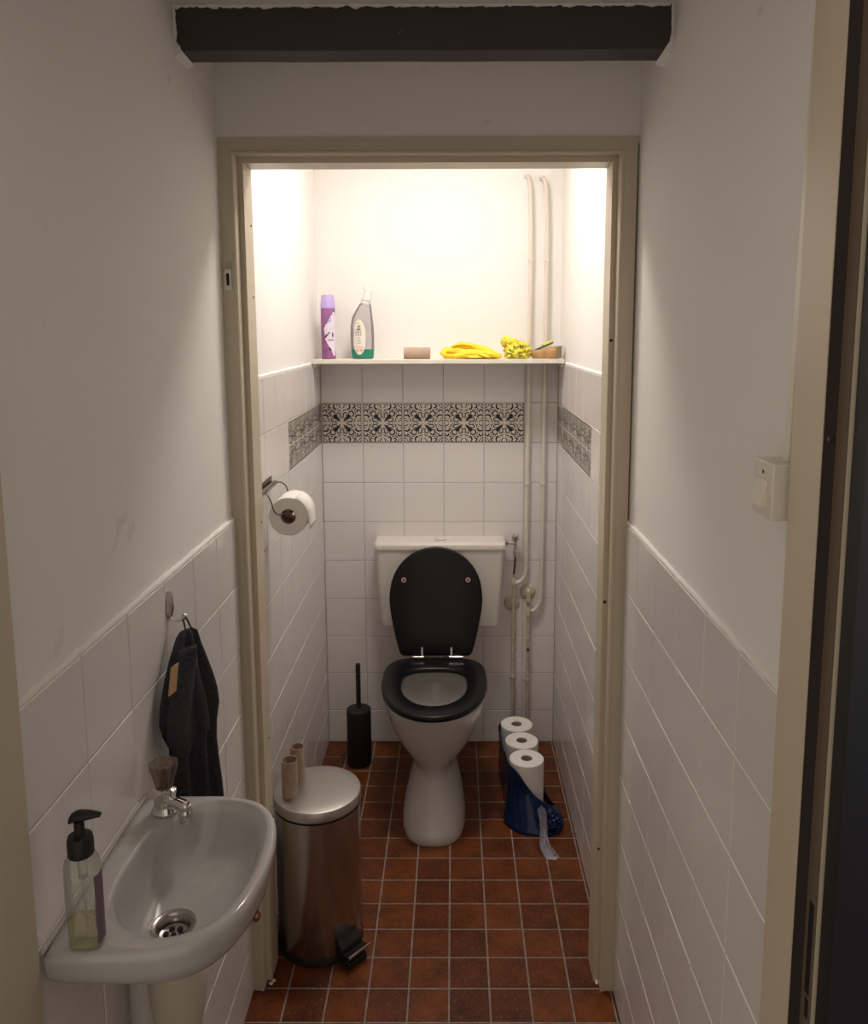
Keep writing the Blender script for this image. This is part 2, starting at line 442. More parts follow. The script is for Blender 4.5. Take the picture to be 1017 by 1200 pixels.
# ------------------------------------------------------------ inner door frame
def frame_sweep(g, xl, xr, zt, prof):
    for (a0, b0), (a1, b1) in zip(prof, prof[1:]):
        path = lambda a, b: [(xl+a, b, 0), (xl+a, b, zt-a), (xr-a, b, zt-a), (xr-a, b, 0)]
        A, B = path(a0, b0), path(a1, b1)
        g.add(A+B, [(i, i+1, 5+i, 4+i) for i in range(3)])
prof = [(0, -1.0), (0, -1.108), (.0275, -1.108), (.029, -1.1105), (.0335, -1.1105), (.0352, -1.108), (.0352, -1.0755), (.047, -1.0755),
        (.047, -1.002), (.012, -1.0)]
door_1 = struct(obj('door_1', (lambda g: (frame_sweep(g, -.4935, .4095, 2.034, prof), g)[1])(G()), 'cream', flat=True, recalc=False))
# striker plate, old screw holes, caulk crumbs and latch marks
g = G().box(-.487, -.471, -1.1115, -1.108, 1.712, 1.757)
g.add([], [])
cp = obj('catch_plate', g, 'whitepaint', door_1, bevel=.001)
g = G().box(-.482, -.476, -1.1125, -1.111, 1.722, 1.748)
obj('catch_slot', g, 'dark', cp)
g = G().tube(smooth([(-.481, -1.113, 1.758), (-.480, -1.116, 1.772), (-.474, -1.115, 1.770), (-.472, -1.112, 1.758)], 4), .0014, 8)
obj('catch_hook', g, 'chrome', cp)
def hole(x, y, z, nrm, r=.003, mat='dark', parent=door_1, depth=.0012):
    n = Vector(nrm); c = Vector((x, y, z))
    obj('screw_hole', G().lathe([(r, -.0004), (r, depth*.6), (r*.6, depth)], c, n, 12), mat, parent)
for z in (1.86, 1.70, 1.17, .62): hole(-.4465, -1.02, z, (1, 0, 0), .0028)
hole(.3683, -1.0755, 1.60, (0, -1, 0), .0035)
hole(.3683, -1.0755, .99, (0, -1, 0), .0045, 'rust')
hole(.3683, -1.0755, .36, (0, -1, 0), .003)
hole(-.468, -1.1105, .21, (0, -1, 0), .009, 'redwood', depth=.02)
for x in (-.444, .366):
    rnd = random.Random(int(x*100)); g = G()
    for k in range(3):
        rs = rnd.uniform(.004, .007)
        g.lathe([(rs*math.sin(a), -rs*math.cos(a)*.6) for a in (.2, .8, 1.5, 2.2, 2.9)], (x+rnd.uniform(-.004, .008), -1.082+rnd.uniform(-.008, .004), .003), n=8)
    obj('caulk_blob', g, 'whitepaint', door_1)

# ------------------------------------------------------------ ceiling beam set into the plaster
g = G(); n = 30
prof_b = [(-1.352, 2.130), (-1.352, 2.215), (-1.292, 2.215), (-1.292, 2.128)]
rs = []
for i in range(n+1):
    x = XL-.03+(XR-XL+.06)*i/n
    rs.append([(x, y+noise.noise(Vector((x*6, y, z)))*.0008, z+noise.noise(Vector((x*5, z, y)))*.0012) for y, z in prof_b])
g.rings(rs)
beam = struct(obj('trim_1', g, 'beam', bevel=.0015, ang=50))
# ragged plaster around the beam
def ragged(g, pts, r0, seed, step=.006, jit=.5):
    rnd = random.Random(seed); P = []; Q = []
    for a, b in zip(pts, pts[1:]):
        a, b = Vector(a), Vector(b); n = max(2, int((b-a).length/step))
        for i in range(n):
            P.append(a.lerp(b, i/n)+Vector((rnd.uniform(-.001, .001), rnd.uniform(-.001, .001), rnd.uniform(-.0012, .0012))))
            Q.append(r0*(1+jit*noise.noise(Vector((len(P)*.33, seed, 0)))*2+rnd.uniform(-.15, .15)))
    g.tube(P, Q, 8)
g = G(); g2 = G()
ragged(g2, [(XL, -1.3525, ZC+.001), (XR, -1.3525, ZC+.001)], .0042, 5)
obj('ragged_plaster', g2, 'plaster', ceiling_c)
g2 = G(); ragged(g2, [(XL-.001, -1.352, ZC), (XL-.001, -1.353, 2.142), (XL+.003, -1.352, 2.136), (XL+.004, -1.33, 2.130)], .0048, 8)
g2.add([(XL, -1.3535, 2.150), (XL+.014, -1.3535, 2.127), (XL, -1.3535, 2.120), (XL, -1.288, 2.150), (XL+.014, -1.288, 2.124), (XL, -1.288, 2.118)],
       [(0, 1, 2), (3, 5, 4), (0, 3, 4, 1), (1, 4, 5, 2), (0, 2, 5, 3)])
obj('ragged_plaster', g2, 'plaster', wall_left)
g2 = G(); ragged(g2, [(XR+.001, -1.352, ZC), (XR+.001, -1.353, 2.142), (XR-.003, -1.352, 2.136), (XR-.004, -1.33, 2.130)], .0048, 11)
g2.add([(XR, -1.3535, 2.152), (XR-.016, -1.3535, 2.127), (XR, -1.3535, 2.120), (XR, -1.288, 2.152), (XR-.016, -1.288, 2.124), (XR, -1.288, 2.118)],
       [(0, 1, 2), (3, 5, 4), (0, 3, 4, 1), (1, 4, 5, 2), (0, 2, 5, 3)])
obj('ragged_plaster', g2, 'plaster', wall_right)
g = G().add([(-.085, -1.3531, 2.157), (-.080, -1.3531, 2.163), (-.077, -1.3531, 2.171), (-.079, -1.3531, 2.165), (-.083, -1.3531, 2.159),
             (-.085, -1.352, 2.157), (-.080, -1.352, 2.163), (-.077, -1.352, 2.171), (-.079, -1.352, 2.165), (-.083, -1.352, 2.159)],
            [(0, 1, 2, 3, 4), (9, 8, 7, 6, 5)])
obj('paint_chip', g, 'plaster', beam, recalc=False)

# ------------------------------------------------------------ entrance wall, frame and opened door leaf
g = G(); g.box(-1.4, XL-.004, -2.1645, YN, 0, 2.5); g.box(XR, 1.4, -2.12, YN, 0, 2.5); g.box(XL, XR, -2.12, YN, 2.04, 2.5)
wall_e = struct(obj('wall_entrance', g, 'plaster', flat=True))
XF0, XF1 = -.524, .432
pe = [(.02, -2.005), (.02, -2.019), (.044, -2.019), (.044, -2.092), (.029, -2.092), (.029, -2.116), (-.02, -2.116), (-.02, -2.1175)]
g = G()
for (a0, b0), (a1, b1) in zip(pe, pe[1:]):
    path = lambda a, b: [(XF0+a, b-(.022 if b > -2.06 else .05), 0), (XF0+a, b-(.022 if b > -2.06 else .05), 2.078-a), (XF1-a, b, 2.078-a), (XF1-a, b, 0)]
    A, B = path(a0, b0), path(a1, b1)
    g.add(A+B, [(i, i+1, 5+i, 4+i) for i in range(3)])
door_2 = struct(obj('door_2', g, 'cream', flat=True, recalc=False))
hole(.396, -2.0936, 1.515, (0, -1, 0), .004, 'wire', door_2)
obj('stop_shade_strip', G().box(.3890, .4025, -2.0935, -2.0922, .005, 2.03), simple('dark_brown_stop_shade', (.035, .024, .02), .7), door_2)  # thin dark strip: shade on the camera-facing stop, painted as colour
obj('rebate_shade_strip', G().box(.4012, .4028, -2.1152, -2.0938, .005, 2.03), simple('brown_rebate_shade', (.15, .11, .075), .6), door_2)  # brown strip darkens the rebate side where the lamp doesn't reach; shade as colour
hg = G().box(.4006, .4032, -2.1120, -2.1010, .900, 1.010); hg.box(.4006, .4032, -2.1120, -2.1040, .872, .896)
obj('lock_slot', hg, 'dark', door_2, bevel=.001)
g = G(); g.box(.4055, .4455, -2.95, -2.1185, .01, 2.03)
leaf = obj('door_leaf', g, 'blackgrey', door_2, bevel=.002)
g = G().box(.4040, .4056, -2.93, -2.150, .05, 2.0)
obj('door_panel', g, 'navy', leaf, bevel=.001)

# ------------------------------------------------------------ toilet
TX = -.0535
def outline(yf, yb, hw, n=48, sq_back=3.2, sq_front=2.15, split=.42, cx=TX):
    # plan outline: fuller at the back, oval at the front
    yc = yb+(yf-yb)*split; out = []
    for k in range(n):
        t = 2*PI*k/n; c, s = math.cos(t), math.sin(t)
        if s <= 0: e = 2/sq_front; y = yc+(yc-yf)*(-1)*abs(s)**e
        else: e = 2/sq_back; y = yc+(yb-yc)*abs(s)**e
        x = cx+hw*(1 if c >= 0 else -1)*abs(c)**(2/ (sq_front if s <= 0 else sq_back))
        out.append((x, y))
    return out
toilet = thing('toilet', 'white ceramic toilet with black seat and raised black lid against back wall', 'toilet', (TX, -.2, 0))
g = G(); rs = []
for z, yf, yb, hw, sb, sf, sp_ in ((0, -.544, .03, .103, 1.85, 2.7, .69), (.012, -.546, .03, .105, 1.85, 2.7, .69), (.035, -.538, .03, .104, 1.85, 2.6, .68), (.07, -.512, .035, .095, 1.9, 2.5, .67),
                              (.11, -.472, .04, .081, 2, 2.4, .64), (.145, -.440, .05, .0700, 2.2, 2.3, .6), (.163, -.430, .055, .0685, 2.3, 2.2, .58), (.182, -.430, .055, .077, 2.4, 2.1, .54),
                              (.200, -.438, .055, .096, 2.4, 2.1, .5), (.222, -.450, .05, .118, 2.4, 2.1, .46), (.25, -.466, .045, .138, 2.4, 2.1, .44), (.285, -.484, .03, .155, 2.5, 2.1, .42), (.325, -.502, .0, .167, 2.5, 2.1, .42),
                              (.365, -.514, -.02, .175, 2.5, 2.1, .42), (.39, -.524, -.035, .179, 2.6, 2.1, .42), (.405, -.527, -.045, .181, 2.6, 2.1, .42), (.412, -.523, -.05, .177, 2.6, 2.1, .42)):
    rs.append([(x, y, z) for x, y in outline(yf, yb, hw, sq_back=sb, sq_front=sf, split=sp_)])
# rim then inner bowl
for z, yf, yb, hw in ((.414, -.500, -.085, .155), (.412, -.475, -.11, .125), (.395, -.470, -.115, .120), (.375, -.474, -.11, .124), (.345, -.466, -.12, .118), (.31, -.445, -.14, .104),
                      (.275, -.42, -.165, .088), (.255, -.405, -.18, .074)):
    rs.append([(x, y, z) for x, y in outline(yf, yb, hw, sq_back=2.3, sq_front=2.1)])
g.rings(rs, True, False)
pan = obj('pan', g, 'ceramic', toilet, ang=60)
g = G(); rs = []
for z, yf, yb, hw in ((.262, -.412, -.174, .08), (.256, -.405, -.18, .074), (.25, -.40, -.30, .07), (.20, -.385, -.315, .055), (.16, -.375, -.33, .04)):
    rs.append([(x, y, z) for x, y in outline(yf, yb, hw, sq_back=2.2, sq_front=2.1)])
g.rings(rs, False, True); obj('bowl_sump', g, 'ceramic', pan, ang=60)
g = G(); g.add([(x, y, .236) for x, y in outline(-.398, -.27, .068, sq_back=2.2, sq_front=2.1)], [tuple(range(48))])
obj('water', g, simple('toilet_water', (.42, .39, .30), .02, spec=.6), pan)
for sx in (-1, 1):
    for y in (-.40,):
        obj('floor_bolt', G().lathe([(.005, 0), (.005, .004), (.002, .006)], (TX+sx*.068, -.478, .052), (sx*.35, -1, .25), 12), 'rust' if sx > 0 else 'cistern', pan)
# seat ring
def ringmesh(yf, yb, hw, iyf, iyb, ihw, z0, z1, r=.006):
    g = G(); rs = []
    def oo(d, z): return [(x, y, z) for x, y in outline(yf+d, yb-d*.8, hw-d, sq_back=3.6, sq_front=2.12, split=.40)]
    def ii(d, z): return [(x, y, z) for x, y in outline(iyf-d, iyb+d, ihw+d, sq_back=3.0, sq_front=2.1, split=.42)]
    seq = [oo(r, z0), oo(r*.3, z0+r*.4), oo(0, z0+r), oo(0, z1-r*1.4), oo(r*.35, z1-r*.5), oo(r*1.2, z1), ii(r*1.6, z1-.001), ii(r*.5, z1-r*.5), ii(0, z1-r*1.3), ii(0, z0+r), ii(r, z0)]
    g.rings(seq+[seq[0]], False, False); return g
seat = obj('seat', ringmesh(-.553, -.088, .181, -.468, -.185, .111, .4175, .439), 'black', toilet, ang=50)
for sx, sy in ((-.13, -.40), (.13, -.40), (-.14, -.18), (.14, -.18)):
    obj('buffer', G().lathe([(.009, 0), (.008, .0055)], (TX+sx, sy, .4125), n=12), 'blackmatt', seat)
# raised lid, leaning on the cistern
def lid_mesh():
    g = G()
    # u across, w from hinge up
    prof = [(0, .118), (.006, .127), (.02, .134), (.06, .145), (.12, .158), (.18, .168), (.22, .170), (.27, .164), (.31, .150), (.345, .128), (.372, .100), (.392, .066), (.403, .033), (.4075, 0)]
    R = [Vector((u, w*.972, 0)) for w, u in prof]; S = smooth(R, 3)
    right = [(p.x, p.y) for p in S]; left = [(-p.x, p.y) for p in reversed(S[:-1])]
    out = right+left
    base = Vector((TX+.0015, -.098, .447)); up = Vector((0, .075, .388)).normalized(); nrm = Vector((0, -up.z, up.y)); nrm.normalize()
    side = Vector((1, 0, 0))
    c = Vector((0, .2))
    def ring(s, d):
        r = []
        for u, w in out:
            v = Vector((u, w)); v = c+(v-c)*s
            r.append(tuple(base+side*v.x+up*v.y+nrm*d))
        return r
    g.rings([ring(.5, -.006), ring(.965, -.006), ring(.99, -.004), ring(1, 0), ring(.998, .004), ring(.985, .0065), ring(.94, .0085), ring(.5, .010)], True, True)
    return g, base, up, nrm
g, LB, LU, LN = lid_mesh()
lid = obj('lid', g, 'black', toilet, ang=60)
for sx in (-1, 1):
    c = LB+Vector((1, 0, 0))*sx*.117+LU*.275+LN*.0085
    bb = obj('lid_buffer', G().lathe([(.0095, 0), (.0095, .004), (.0075, .006), (.0075, .0055), (.004, .005)], c, LN, 20), 'card', lid)
    obj('buffer_screw', G().lathe([(.0036, .005), (.0032, .0065)], c, LN, 12), 'rust', bb)
for sx, xv in ((-1, -.102), (1, .004)):
    c = LB+LN*.0085; hx0, hx1 = (xv-.034, xv+.006) if sx < 0 else (xv-.006, xv+.042)
    g = G().tube([(xv, c.y-.004, .4475), (xv, c.y+.004, .482)], .0052, 12)
    g2 = G().tube([(hx0, c.y-.006, .4475), (hx1, c.y-.006, .4475)], .0052, 12)
    hh = obj('hinge', g, 'chrome', toilet); obj('hinge_pin', g2, 'chrome', hh)
# cistern
cist = thing('toilet_cistern', 'white plastic wall cistern with knob on top, behind the black toilet lid', 'cistern', (-.04, .04, .53))
g = G(); rs = []
CX = -.0385
def rrect(x0, x1, y0, y1, r, n=5):
    out = []
    for cx, cy, a0 in ((x1-r, y0+r, -PI/2), (x1-r, y1-.002, 0), (x0+r, y1-.002, PI/2), (x0+r, y0+r, PI)):
        if cy > y1-r: out.append((cx+r if cx > (x0+x1)/2 else cx-r, y1)); continue
        for k in range(n+1): a = a0+PI/2*k/n; out.append((cx+r*math.cos(a), cy+r*math.sin(a)))
    return out
for z, hw, yf in ((.514, .212, .020), (.518, .2185, .014), (.530, .2205, .012), (.68, .231, .006), (.815, .2385, .002)):
    rs.append([(x, y, z) for x, y in rrect(CX-hw, CX+hw, yf, .1135, .018)])
g.rings(rs); body_ = obj('tank', g, 'cistern', cist, ang=45)
g = G(); rs = []
for z, hw, yf in ((.8155, .240, .0), (.8165, .2435, -.003), (.832, .2445, -.004), (.838, .242, -.001), (.841, .236, .005)):
    rs.append([(x, y, z) for x, y in rrect(CX-hw, CX+hw, yf, .1135, .018)])
g.rings(rs); obj('tank_lid', g, 'cistern', cist, ang=45)
obj('flush_button', G().lathe([(.022, 0), (.023, .006), (.018, .010), (.006, .011)], (CX+.003, .052, .8405), n=24, sy=.75), 'cistern', cist, ang=50)
obj('flush_pipe', G().tube([(TX, .075, .24), (TX, .075, .52)], .024, 20), 'cistern', cist)

# ------------------------------------------------------------ pipes on the back wall
YP = .096
def pipe_thing(name, label, pts, r, mat, cat='pipe'):
    return tag(obj(name, G().tube(smooth(pts, 8), r, 14), mat, ang=60), label, cat)
pL = thing('water_pipe', 'left of two white vertical pipes running past the shelf on the back wall', 'pipe', (.29, YP, .66), 'white vertical water pipes')
obj('pipe_run', G().tube(smooth([(.279, YB-.002, 2.172), (.282, YP, 2.168), (.289, YP, 2.14), (.2945, YP, 2.04), (.2955, YP, 1.9)], 6) +
    [Vector((.2945, YP, 1.5)), Vector((.2915, YP, 1.05)), Vector((.291, YP, .72))] + smooth([(.2905, YP, .715), (.285, YP, .685), (.268, YP, .665), (.248, YP-.002, .659)], 5), .0078, 14), 'pipe', pL, ang=60)
pR = thing('water_pipe', 'right of two white vertical pipes on the back wall, nearest the right wall', 'pipe', (.35, YP, .6), 'white vertical water pipes')
obj('pipe_run', G().tube(smooth([(.333, YB-.002, 2.165), (.338, YP, 2.162), (.347, YP, 2.13), (.354, YP, 2.0), (.3545, YP, 1.88)], 6) +
    [Vector((.354, YP, 1.5)), Vector((.3515, YP, 1.05)), Vector((.350, YP, .62))] + smooth([(.350, YP, .615), (.344, YP, .578), (.325, YP, .552), (.299, YP-.002, .546)], 5), .0078, 14), 'pipe', pR, ang=60)
def clip(x, z, parent):
    g = G().tube([(x, YB if z > 1.5 else TB, z), (x, YP-.004, z)], .0045, 8)
    g.lathe([(.0105, -.006), (.0115, -.002), (.0115, .004), (.0105, .007)], (x, YP, z), n=16)
    obj('pipe_clip', g, 'pipe', parent)
for z in (1.875, 1.047): clip(.2955 if z > 1.5 else .2915, z, pL); clip(.3545 if z > 1.5 else .3515, z, pR)
# angle valve and thin riser
v = thing('angle_valve', 'small chrome stop valve with handle at the right side of the cistern', 'valve', (.248, YP, .79))
obj('valve_body', G().lathe([(.008, 0), (.008, .012), (.0105, .013), (.0105, .022), (.007, .024), (.007, .045)], (.2475, YP-.02, .77), n=16)
    .tube([(.19, YP-.02, .822), (.248, YP-.02, .822)], .0065, 12).lathe([(.0105, 0), (.0105, .012)], (.208, YP-.02, .822), (1, 0, 0), 6), 'chrome', v)
obj('valve_handle', G().lathe([(.006, 0), (.007, .014), (.0115, .018), (.0125, .024), (.013, .036), (.009, .040)], (.2475, YP-.02, .815), n=10), 'chrome', v, ang=25)
obj('spindle', G().tube([(.2475, YP-.02, .77), (.246, YP-.018, .735), (.243, YP-.014, .70)], .004, 8), 'rust', v)
def riser(x, z1, label, mat='oldpipe', ro=None):
    t = thing('riser_pipe', label, 'pipe', (x, YP-.004, 0), 'thin riser pipes behind the toilet')
    pts = [(x, YP-.004, .002), (x, YP-.004, .25), (x+.0012, YP-.004, .4), (x+.002, YP-.003, z1)]
    obj('pipe_run', G().tube(pts, .0068, 12), mat, t)
    return t
r1 = riser(.2415, .70, 'left thin yellowed riser pipe beside the cistern, up from the floor')
obj('collar', G().lathe([(.010, 0), (.0105, .02), (.009, .024)], (.2435, YP-.003, .655), n=14), 'oldpipe', r1)
obj('pipe_clip', G().lathe([(.011, 0), (.012, .006), (.012, .012), (.010, .016)], (.2420, YP-.004, .273), n=14).box(.237, .247, YP, TB, .276, .285), 'oldpipe', r1)
r2 = riser(.2985, .60, 'right thin yellowed riser pipe rising from the floor behind the toilet rolls')
obj('elbow', G().lathe([(.0105, 0), (.0105, .03), (.0085, .034)], (.3, YP-.003, .530), n=14), 'oldpipe', r2)
obj('pipe_clip', G().lathe([(.011, 0), (.012, .006), (.012, .012), (.010, .016)], (.2985, YP-.004, .262), n=14).box(.294, .303, YP, TB, .266, .275), 'oldpipe', r2)
obj('drip_cock', G().tube([(.3, YP-.01, .398), (.3, YP-.022, .396)], .005, 8), 'rust', r2)
for x, z, lb in ((.2995, .6185, 'round wall rosette with stop cock below the right pipe'), (.2385, .573, 'round wall rosette of the left riser pipe, lower of the two')):
    t = thing('wall_rosette', lb, 'pipe fitting', (x, TB, z), 'wall rosettes at the pipes')
    obj('flange', G().lathe([(.030, 0), (.030, .002), (.022, .007), (.010, .010)], (x, TB-.0005, z), (0, -1, 0), 28), 'oldpipe', t, ang=60)
    if z > .6: obj('stem', G().tube([(x, YP+.004, z+.012), (x, YP-.010, z+.008), (x, YP-.012, z-.03)], .0085, 12), 'oldpipe', t)

# ------------------------------------------------------------ shelf and what stands on it
SZ = 1.521
g = G().box(-.4835, .4055, -.052, .1215, 1.505, SZ)
shelf = thing('wall_shelf', 'narrow cream wall shelf spanning the alcove above the tiles', 'shelf', (-.04, .03, 1.5))
obj('board', g, 'whitepaint', shelf, bevel=.0018)
obj('support_batten', G().box(-.4835, -.4735, -.04, .11, 1.4935, 1.5045), 'whitepaint', shelf, bevel=.001)
obj('support_batten', G().box(.3955, .4055, -.04, .11, 1.4935, 1.5045), 'whitepaint', shelf, bevel=.001)

can = thing('aerosol_can', 'tall purple aerosol can with lilac cap at left end of shelf', 'aerosol can', (-.434, .01, SZ))
obj('can_body', G().lathe([(.0235, 0), (.0255, .003), (.0255, .176), (.0245, .18)], (-.434, .01, SZ), n=40), 'purple', can)
obj('cap', G().lathe([(.0258, .1795), (.0260, .194), (.0245, .199), (.0215, .222), (.0205, .226), (.012, .227)], (-.434, .01, SZ), n=40), 'lilac', can)
def wrap(g, c, r, pts, n=1):
    # flat decal wrapped on a cylinder: pts as (angle deg from -Y towards +X, height)
    vs = [(c[0]+r*math.sin(math.radians(a)), c[1]-r*math.cos(math.radians(a)), c[2]+z) for a, z in pts]
    g.add(vs, [tuple(range(len(vs)))])
def wrap_strip(g, c, r, L, Rt):
    for (a0, b0, z0), (a1, b1, z1) in zip(L, L[1:]):
        k = 16
        for i in range(k):
            s0, s1 = i/k, (i+1)/k
            wrap(g, c, r, [(a0+(b0-a0)*s0, z0), (a0+(b0-a0)*s1, z0), (a1+(b1-a1)*s1, z1), (a1+(b1-a1)*s0, z1)])
C0 = (-.434, .01, SZ)
g = G(); wrap_strip(g, C0, .0259, [(52, 70, .012), (28, 80, .030), (5, 90, .050), (-16, 95, .070), (-22, 95, .090), (-28, 95, .110), (-12, 95, .122), (8, 90, .135), (24, 85, .150), (50, 75, .166)], 0)
pr = obj('printed_label', g, 'lilaclabel', can, recalc=False)
g = G(); g.mat(0)
for k in range(10):
    a0, a1 = 2*PI*k/10, 2*PI*(k+1)/10
    if k in (3,): continue
    wrap(g, C0, .0263, [(22+12*math.cos(a0), .140+.008*math.sin(a0)), (22+12*math.cos(a1), .140+.008*math.sin(a1)), (22+7*math.cos(a1), .140+.0045*math.sin(a1)), (22+7*math.cos(a0), .140+.0045*math.sin(a0))])
obj('blue_logo', g, 'blueprint', pr, recalc=False)
for (a, z, l, an) in ((4, .088, .011, 55), (-10, .082, .009, 60), (20, .036, .009, 125), (44, .086, .009, 90)):
    g = G(); pts = []
    for k in range(8):
        t = 2*PI*k/8; u = l*math.cos(t); w = .0032*math.sin(t); r = math.radians(an)
        pts.append((a+(u*math.cos(r)-w*math.sin(r))/.0258*57.3, z+u*math.sin(r)+w*math.cos(r)))
    wrap(g, C0, .0264, pts); obj('lavender_print', g, 'violetprint', pr, recalc=False)
g = G()
for a in range(6, 44, 7): wrap(g, C0, .0264, [(a, .066), (a+7, .066), (a+7, .069), (a, .069)])
obj('print_line', g, 'violetprint', pr, recalc=False)

bot = thing('cleaner_bottle', 'clear angled-neck cleaner bottle with green liquid, second from left on shelf', 'bottle', (-.312, .015, SZ))
def bottle_rings(levels, c, n=32):
    rs = []
    for z, dx, hx, hy in levels:
        rs.append([(c[0]+dx+hx*math.cos(2*PI*j/n), c[1]+hy*math.sin(2*PI*j/n), c[2]+z) for j in range(n)])
    return rs
BL = [(0, 0, .034, .022), (.003, 0, .0385, .0255), (.03, 0, .041, .028), (.08, -.001, .0425, .028), (.12, -.001, .041, .027), (.15, 0, .036, .025), (.175, .006, .028, .021), (.19, .010, .022, .018), (.197, .0115, .019, .0165)]
obj('bottle_body', G().rings(bottle_rings([(.032, 0, .041, .028)]+BL[3:], (-.312, .015, SZ+.0005)), False, True), 'clear', bot, ang=70)
obj('green_liquid', G().rings(bottle_rings(BL[:3]+[(.034, 0, .0411, .028)], (-.312, .015, SZ+.0005)), True, True), 'greenliq', bot, ang=60)
g = G().lathe([(.0185, 0), (.0185, .006), (.0165, .007), (.0165, .011), (.0185, .012), (.0185, .02), (.0165, .024), (.0145, .040), (.0125, .050), (.008, .053)], (-.3005, .015, SZ+.195), (.24, 0, 1), 24)
obj('screw_cap', g, simple('translucent_white_cap', (.72, .70, .66), .3), bot, ang=35)
g = G(); k = 20; lab = []
for i in range(k):
    a = 2*PI*i/k; lab.append((-.322+.0215*math.copysign(abs(math.cos(a))**.75, math.cos(a)), SZ+.078+.062*math.copysign(abs(math.sin(a))**.8, math.sin(a))))
def onbottle(x, z, e=0):
    zz = z-SZ; hx, hy = .0425, .028
    for (z0, d0, a0, b0), (z1, d1, a1, b1) in zip(BL, BL[1:]):
        if z0 <= zz <= z1: t = (zz-z0)/(z1-z0); hx = a0+(a1-a0)*t; hy = b0+(b1-b0)*t
    u = max(-.98, min(.98, (x+.312)/hx)); return (x, .015-hy*math.sqrt(1-u*u)-.0006-e, z)
def bdecal(g, x0, x1, z0, z1, e=0):
    n = 4
    for i in range(n):
        a, b = x0+(x1-x0)*i/n, x0+(x1-x0)*(i+1)/n
        g.add([onbottle(a, z0, e), onbottle(b, z0, e), onbottle(b, z1, e), onbottle(a, z1, e)], [(0, 1, 2, 3)])
g = G()
zs = [SZ+.016+.124*i/14 for i in range(15)]
def half(z): t = (z-SZ-.078)/.062; return .0225*max(.05, (1-abs(t)**2.6))**.5
for a, b in zip(zs, zs[1:]):
    n = 8
    for i in range(n):
        f = lambda s, z: (-.321+half(z)*(2*s-1), z)
        p = [f(i/n, a), f((i+1)/n, a), f((i+1)/n, b), f(i/n, b)]
        g.add([onbottle(*q_) for q_ in p], [(0, 1, 2, 3)])
lb = obj('paper_label', g, 'labelwhite', bot, recalc=False)
for q_ in ((-.335, -.323, .026, .036), (-.320, -.309, .026, .036), (-.338, -.306, .040, .043), (-.334, -.318, .126, .129)):
    g = G(); bdecal(g, q_[0], q_[1], SZ+q_[2], SZ+q_[3], .0005); obj('salmon_print', g, 'labelpink', lb, recalc=False)
g = G(); bdecal(g, -.326, -.318, SZ+.112, SZ+.119, .0006); bdecal(g, -.330, -.316, SZ+.102, SZ+.108, .0006)
for x in (-.334, -.326, -.318):
    for z in (.084, .093): bdecal(g, x, x+.005, SZ+z, SZ+z+.0035, .0006); bdecal(g, x, x+.0012, SZ+z, SZ+z+.008, .0006)
for z, w in ((.074, .010), (.064, .013), (.056, .012)): bdecal(g, -.322-w/2, -.322+w/2, SZ+z, SZ+z+.0016, .0006)
obj('dark_print', g, 'labeldark', lb, recalc=False)

def lying_tube(name, label, c, L, r, mat, axis=(1, 0, 0), group=None, cat='cardboard tube'):
    g = G().lathe([(r-.0012, 0), (r, 0), (r*1.002, L/2), (r, L), (r-.0012, L), (r-.0014, L/2), (r-.0012, 0)], c, axis, 28, cap0=False, cap1=False)
    return tag(obj(name, g, mat, ang=50), label, cat, group)
lying_tube('cardboard_tube', 'empty brown cardboard toilet roll tube lying on its side mid-shelf', (-.163, -.005, SZ+.0205), .094, .0205, 'card')

# yellow rubber glove bundle: folded, overlapping lobes
def blob_tube(pts, rad, flat=.6, n=16, seed=0, amp=.15):
    P = smooth(pts, 5); k = len(P); rs = []
    for i, p in enumerate(P):
        t = (P[min(i+1, k-1)]-P[max(i-1, 0)]).normalized(); u = Vector((0, 0, 1)); w = t.cross(u)
        if w.length < .1: w = Vector((0, 1, 0))
        w.normalize(); s = i/(k-1)
        a = rad[0]+(rad[1]-rad[0])*s if len(rad) == 2 else rad[min(len(rad)-1, int(s*(len(rad)-1)))]*(1-(s*(len(rad)-1))%1)+rad[min(len(rad)-1, int(s*(len(rad)-1))+1)]*((s*(len(rad)-1))%1)
        if i in (0, k-1): a *= .35
        r = []
        for j in range(n):
            th = 2*PI*j/n; d = 1+amp*noise.noise(Vector((math.cos(th)*1.5+seed, math.sin(th)*1.5, i*.25)))*2
            r.append(tuple(p+(w*math.cos(th)+u*math.sin(th)*flat)*a*d))
        rs.append(r)
    return rs
gl = thing('rubber_gloves', 'folded yellow rubber gloves lying on the shelf, left of the ruffled yellow cloth', 'gloves', (.08, 0, SZ))
def folds(paths, name, parent):
    for k, (pts, rad, fl) in enumerate(paths):
        g = G(); rs = blob_tube(pts, rad, fl, n=26, seed=k*3.1+len(name), amp=.34)
        rs = [[(x, y, max(SZ+.0005, z)) for x, y, z in r] for r in rs]
        g.rings(rs); obj(name, g, 'yellow', parent, ang=75)
folds([([(.180, -.018, SZ+.010), (.13, -.030, SZ+.013), (.06, -.034, SZ+.012), (.0, -.024, SZ+.011), (-.016, .0, SZ+.012)], (.010, .014, .014, .013, .012), .8),
       ([(-.018, -.010, SZ+.018), (-.012, .014, SZ+.022), (.02, .03, SZ+.024), (.07, .032, SZ+.022), (.14, .02, SZ+.016)], (.014, .017, .018, .018, .012), .9)], 'lower_glove', gl)
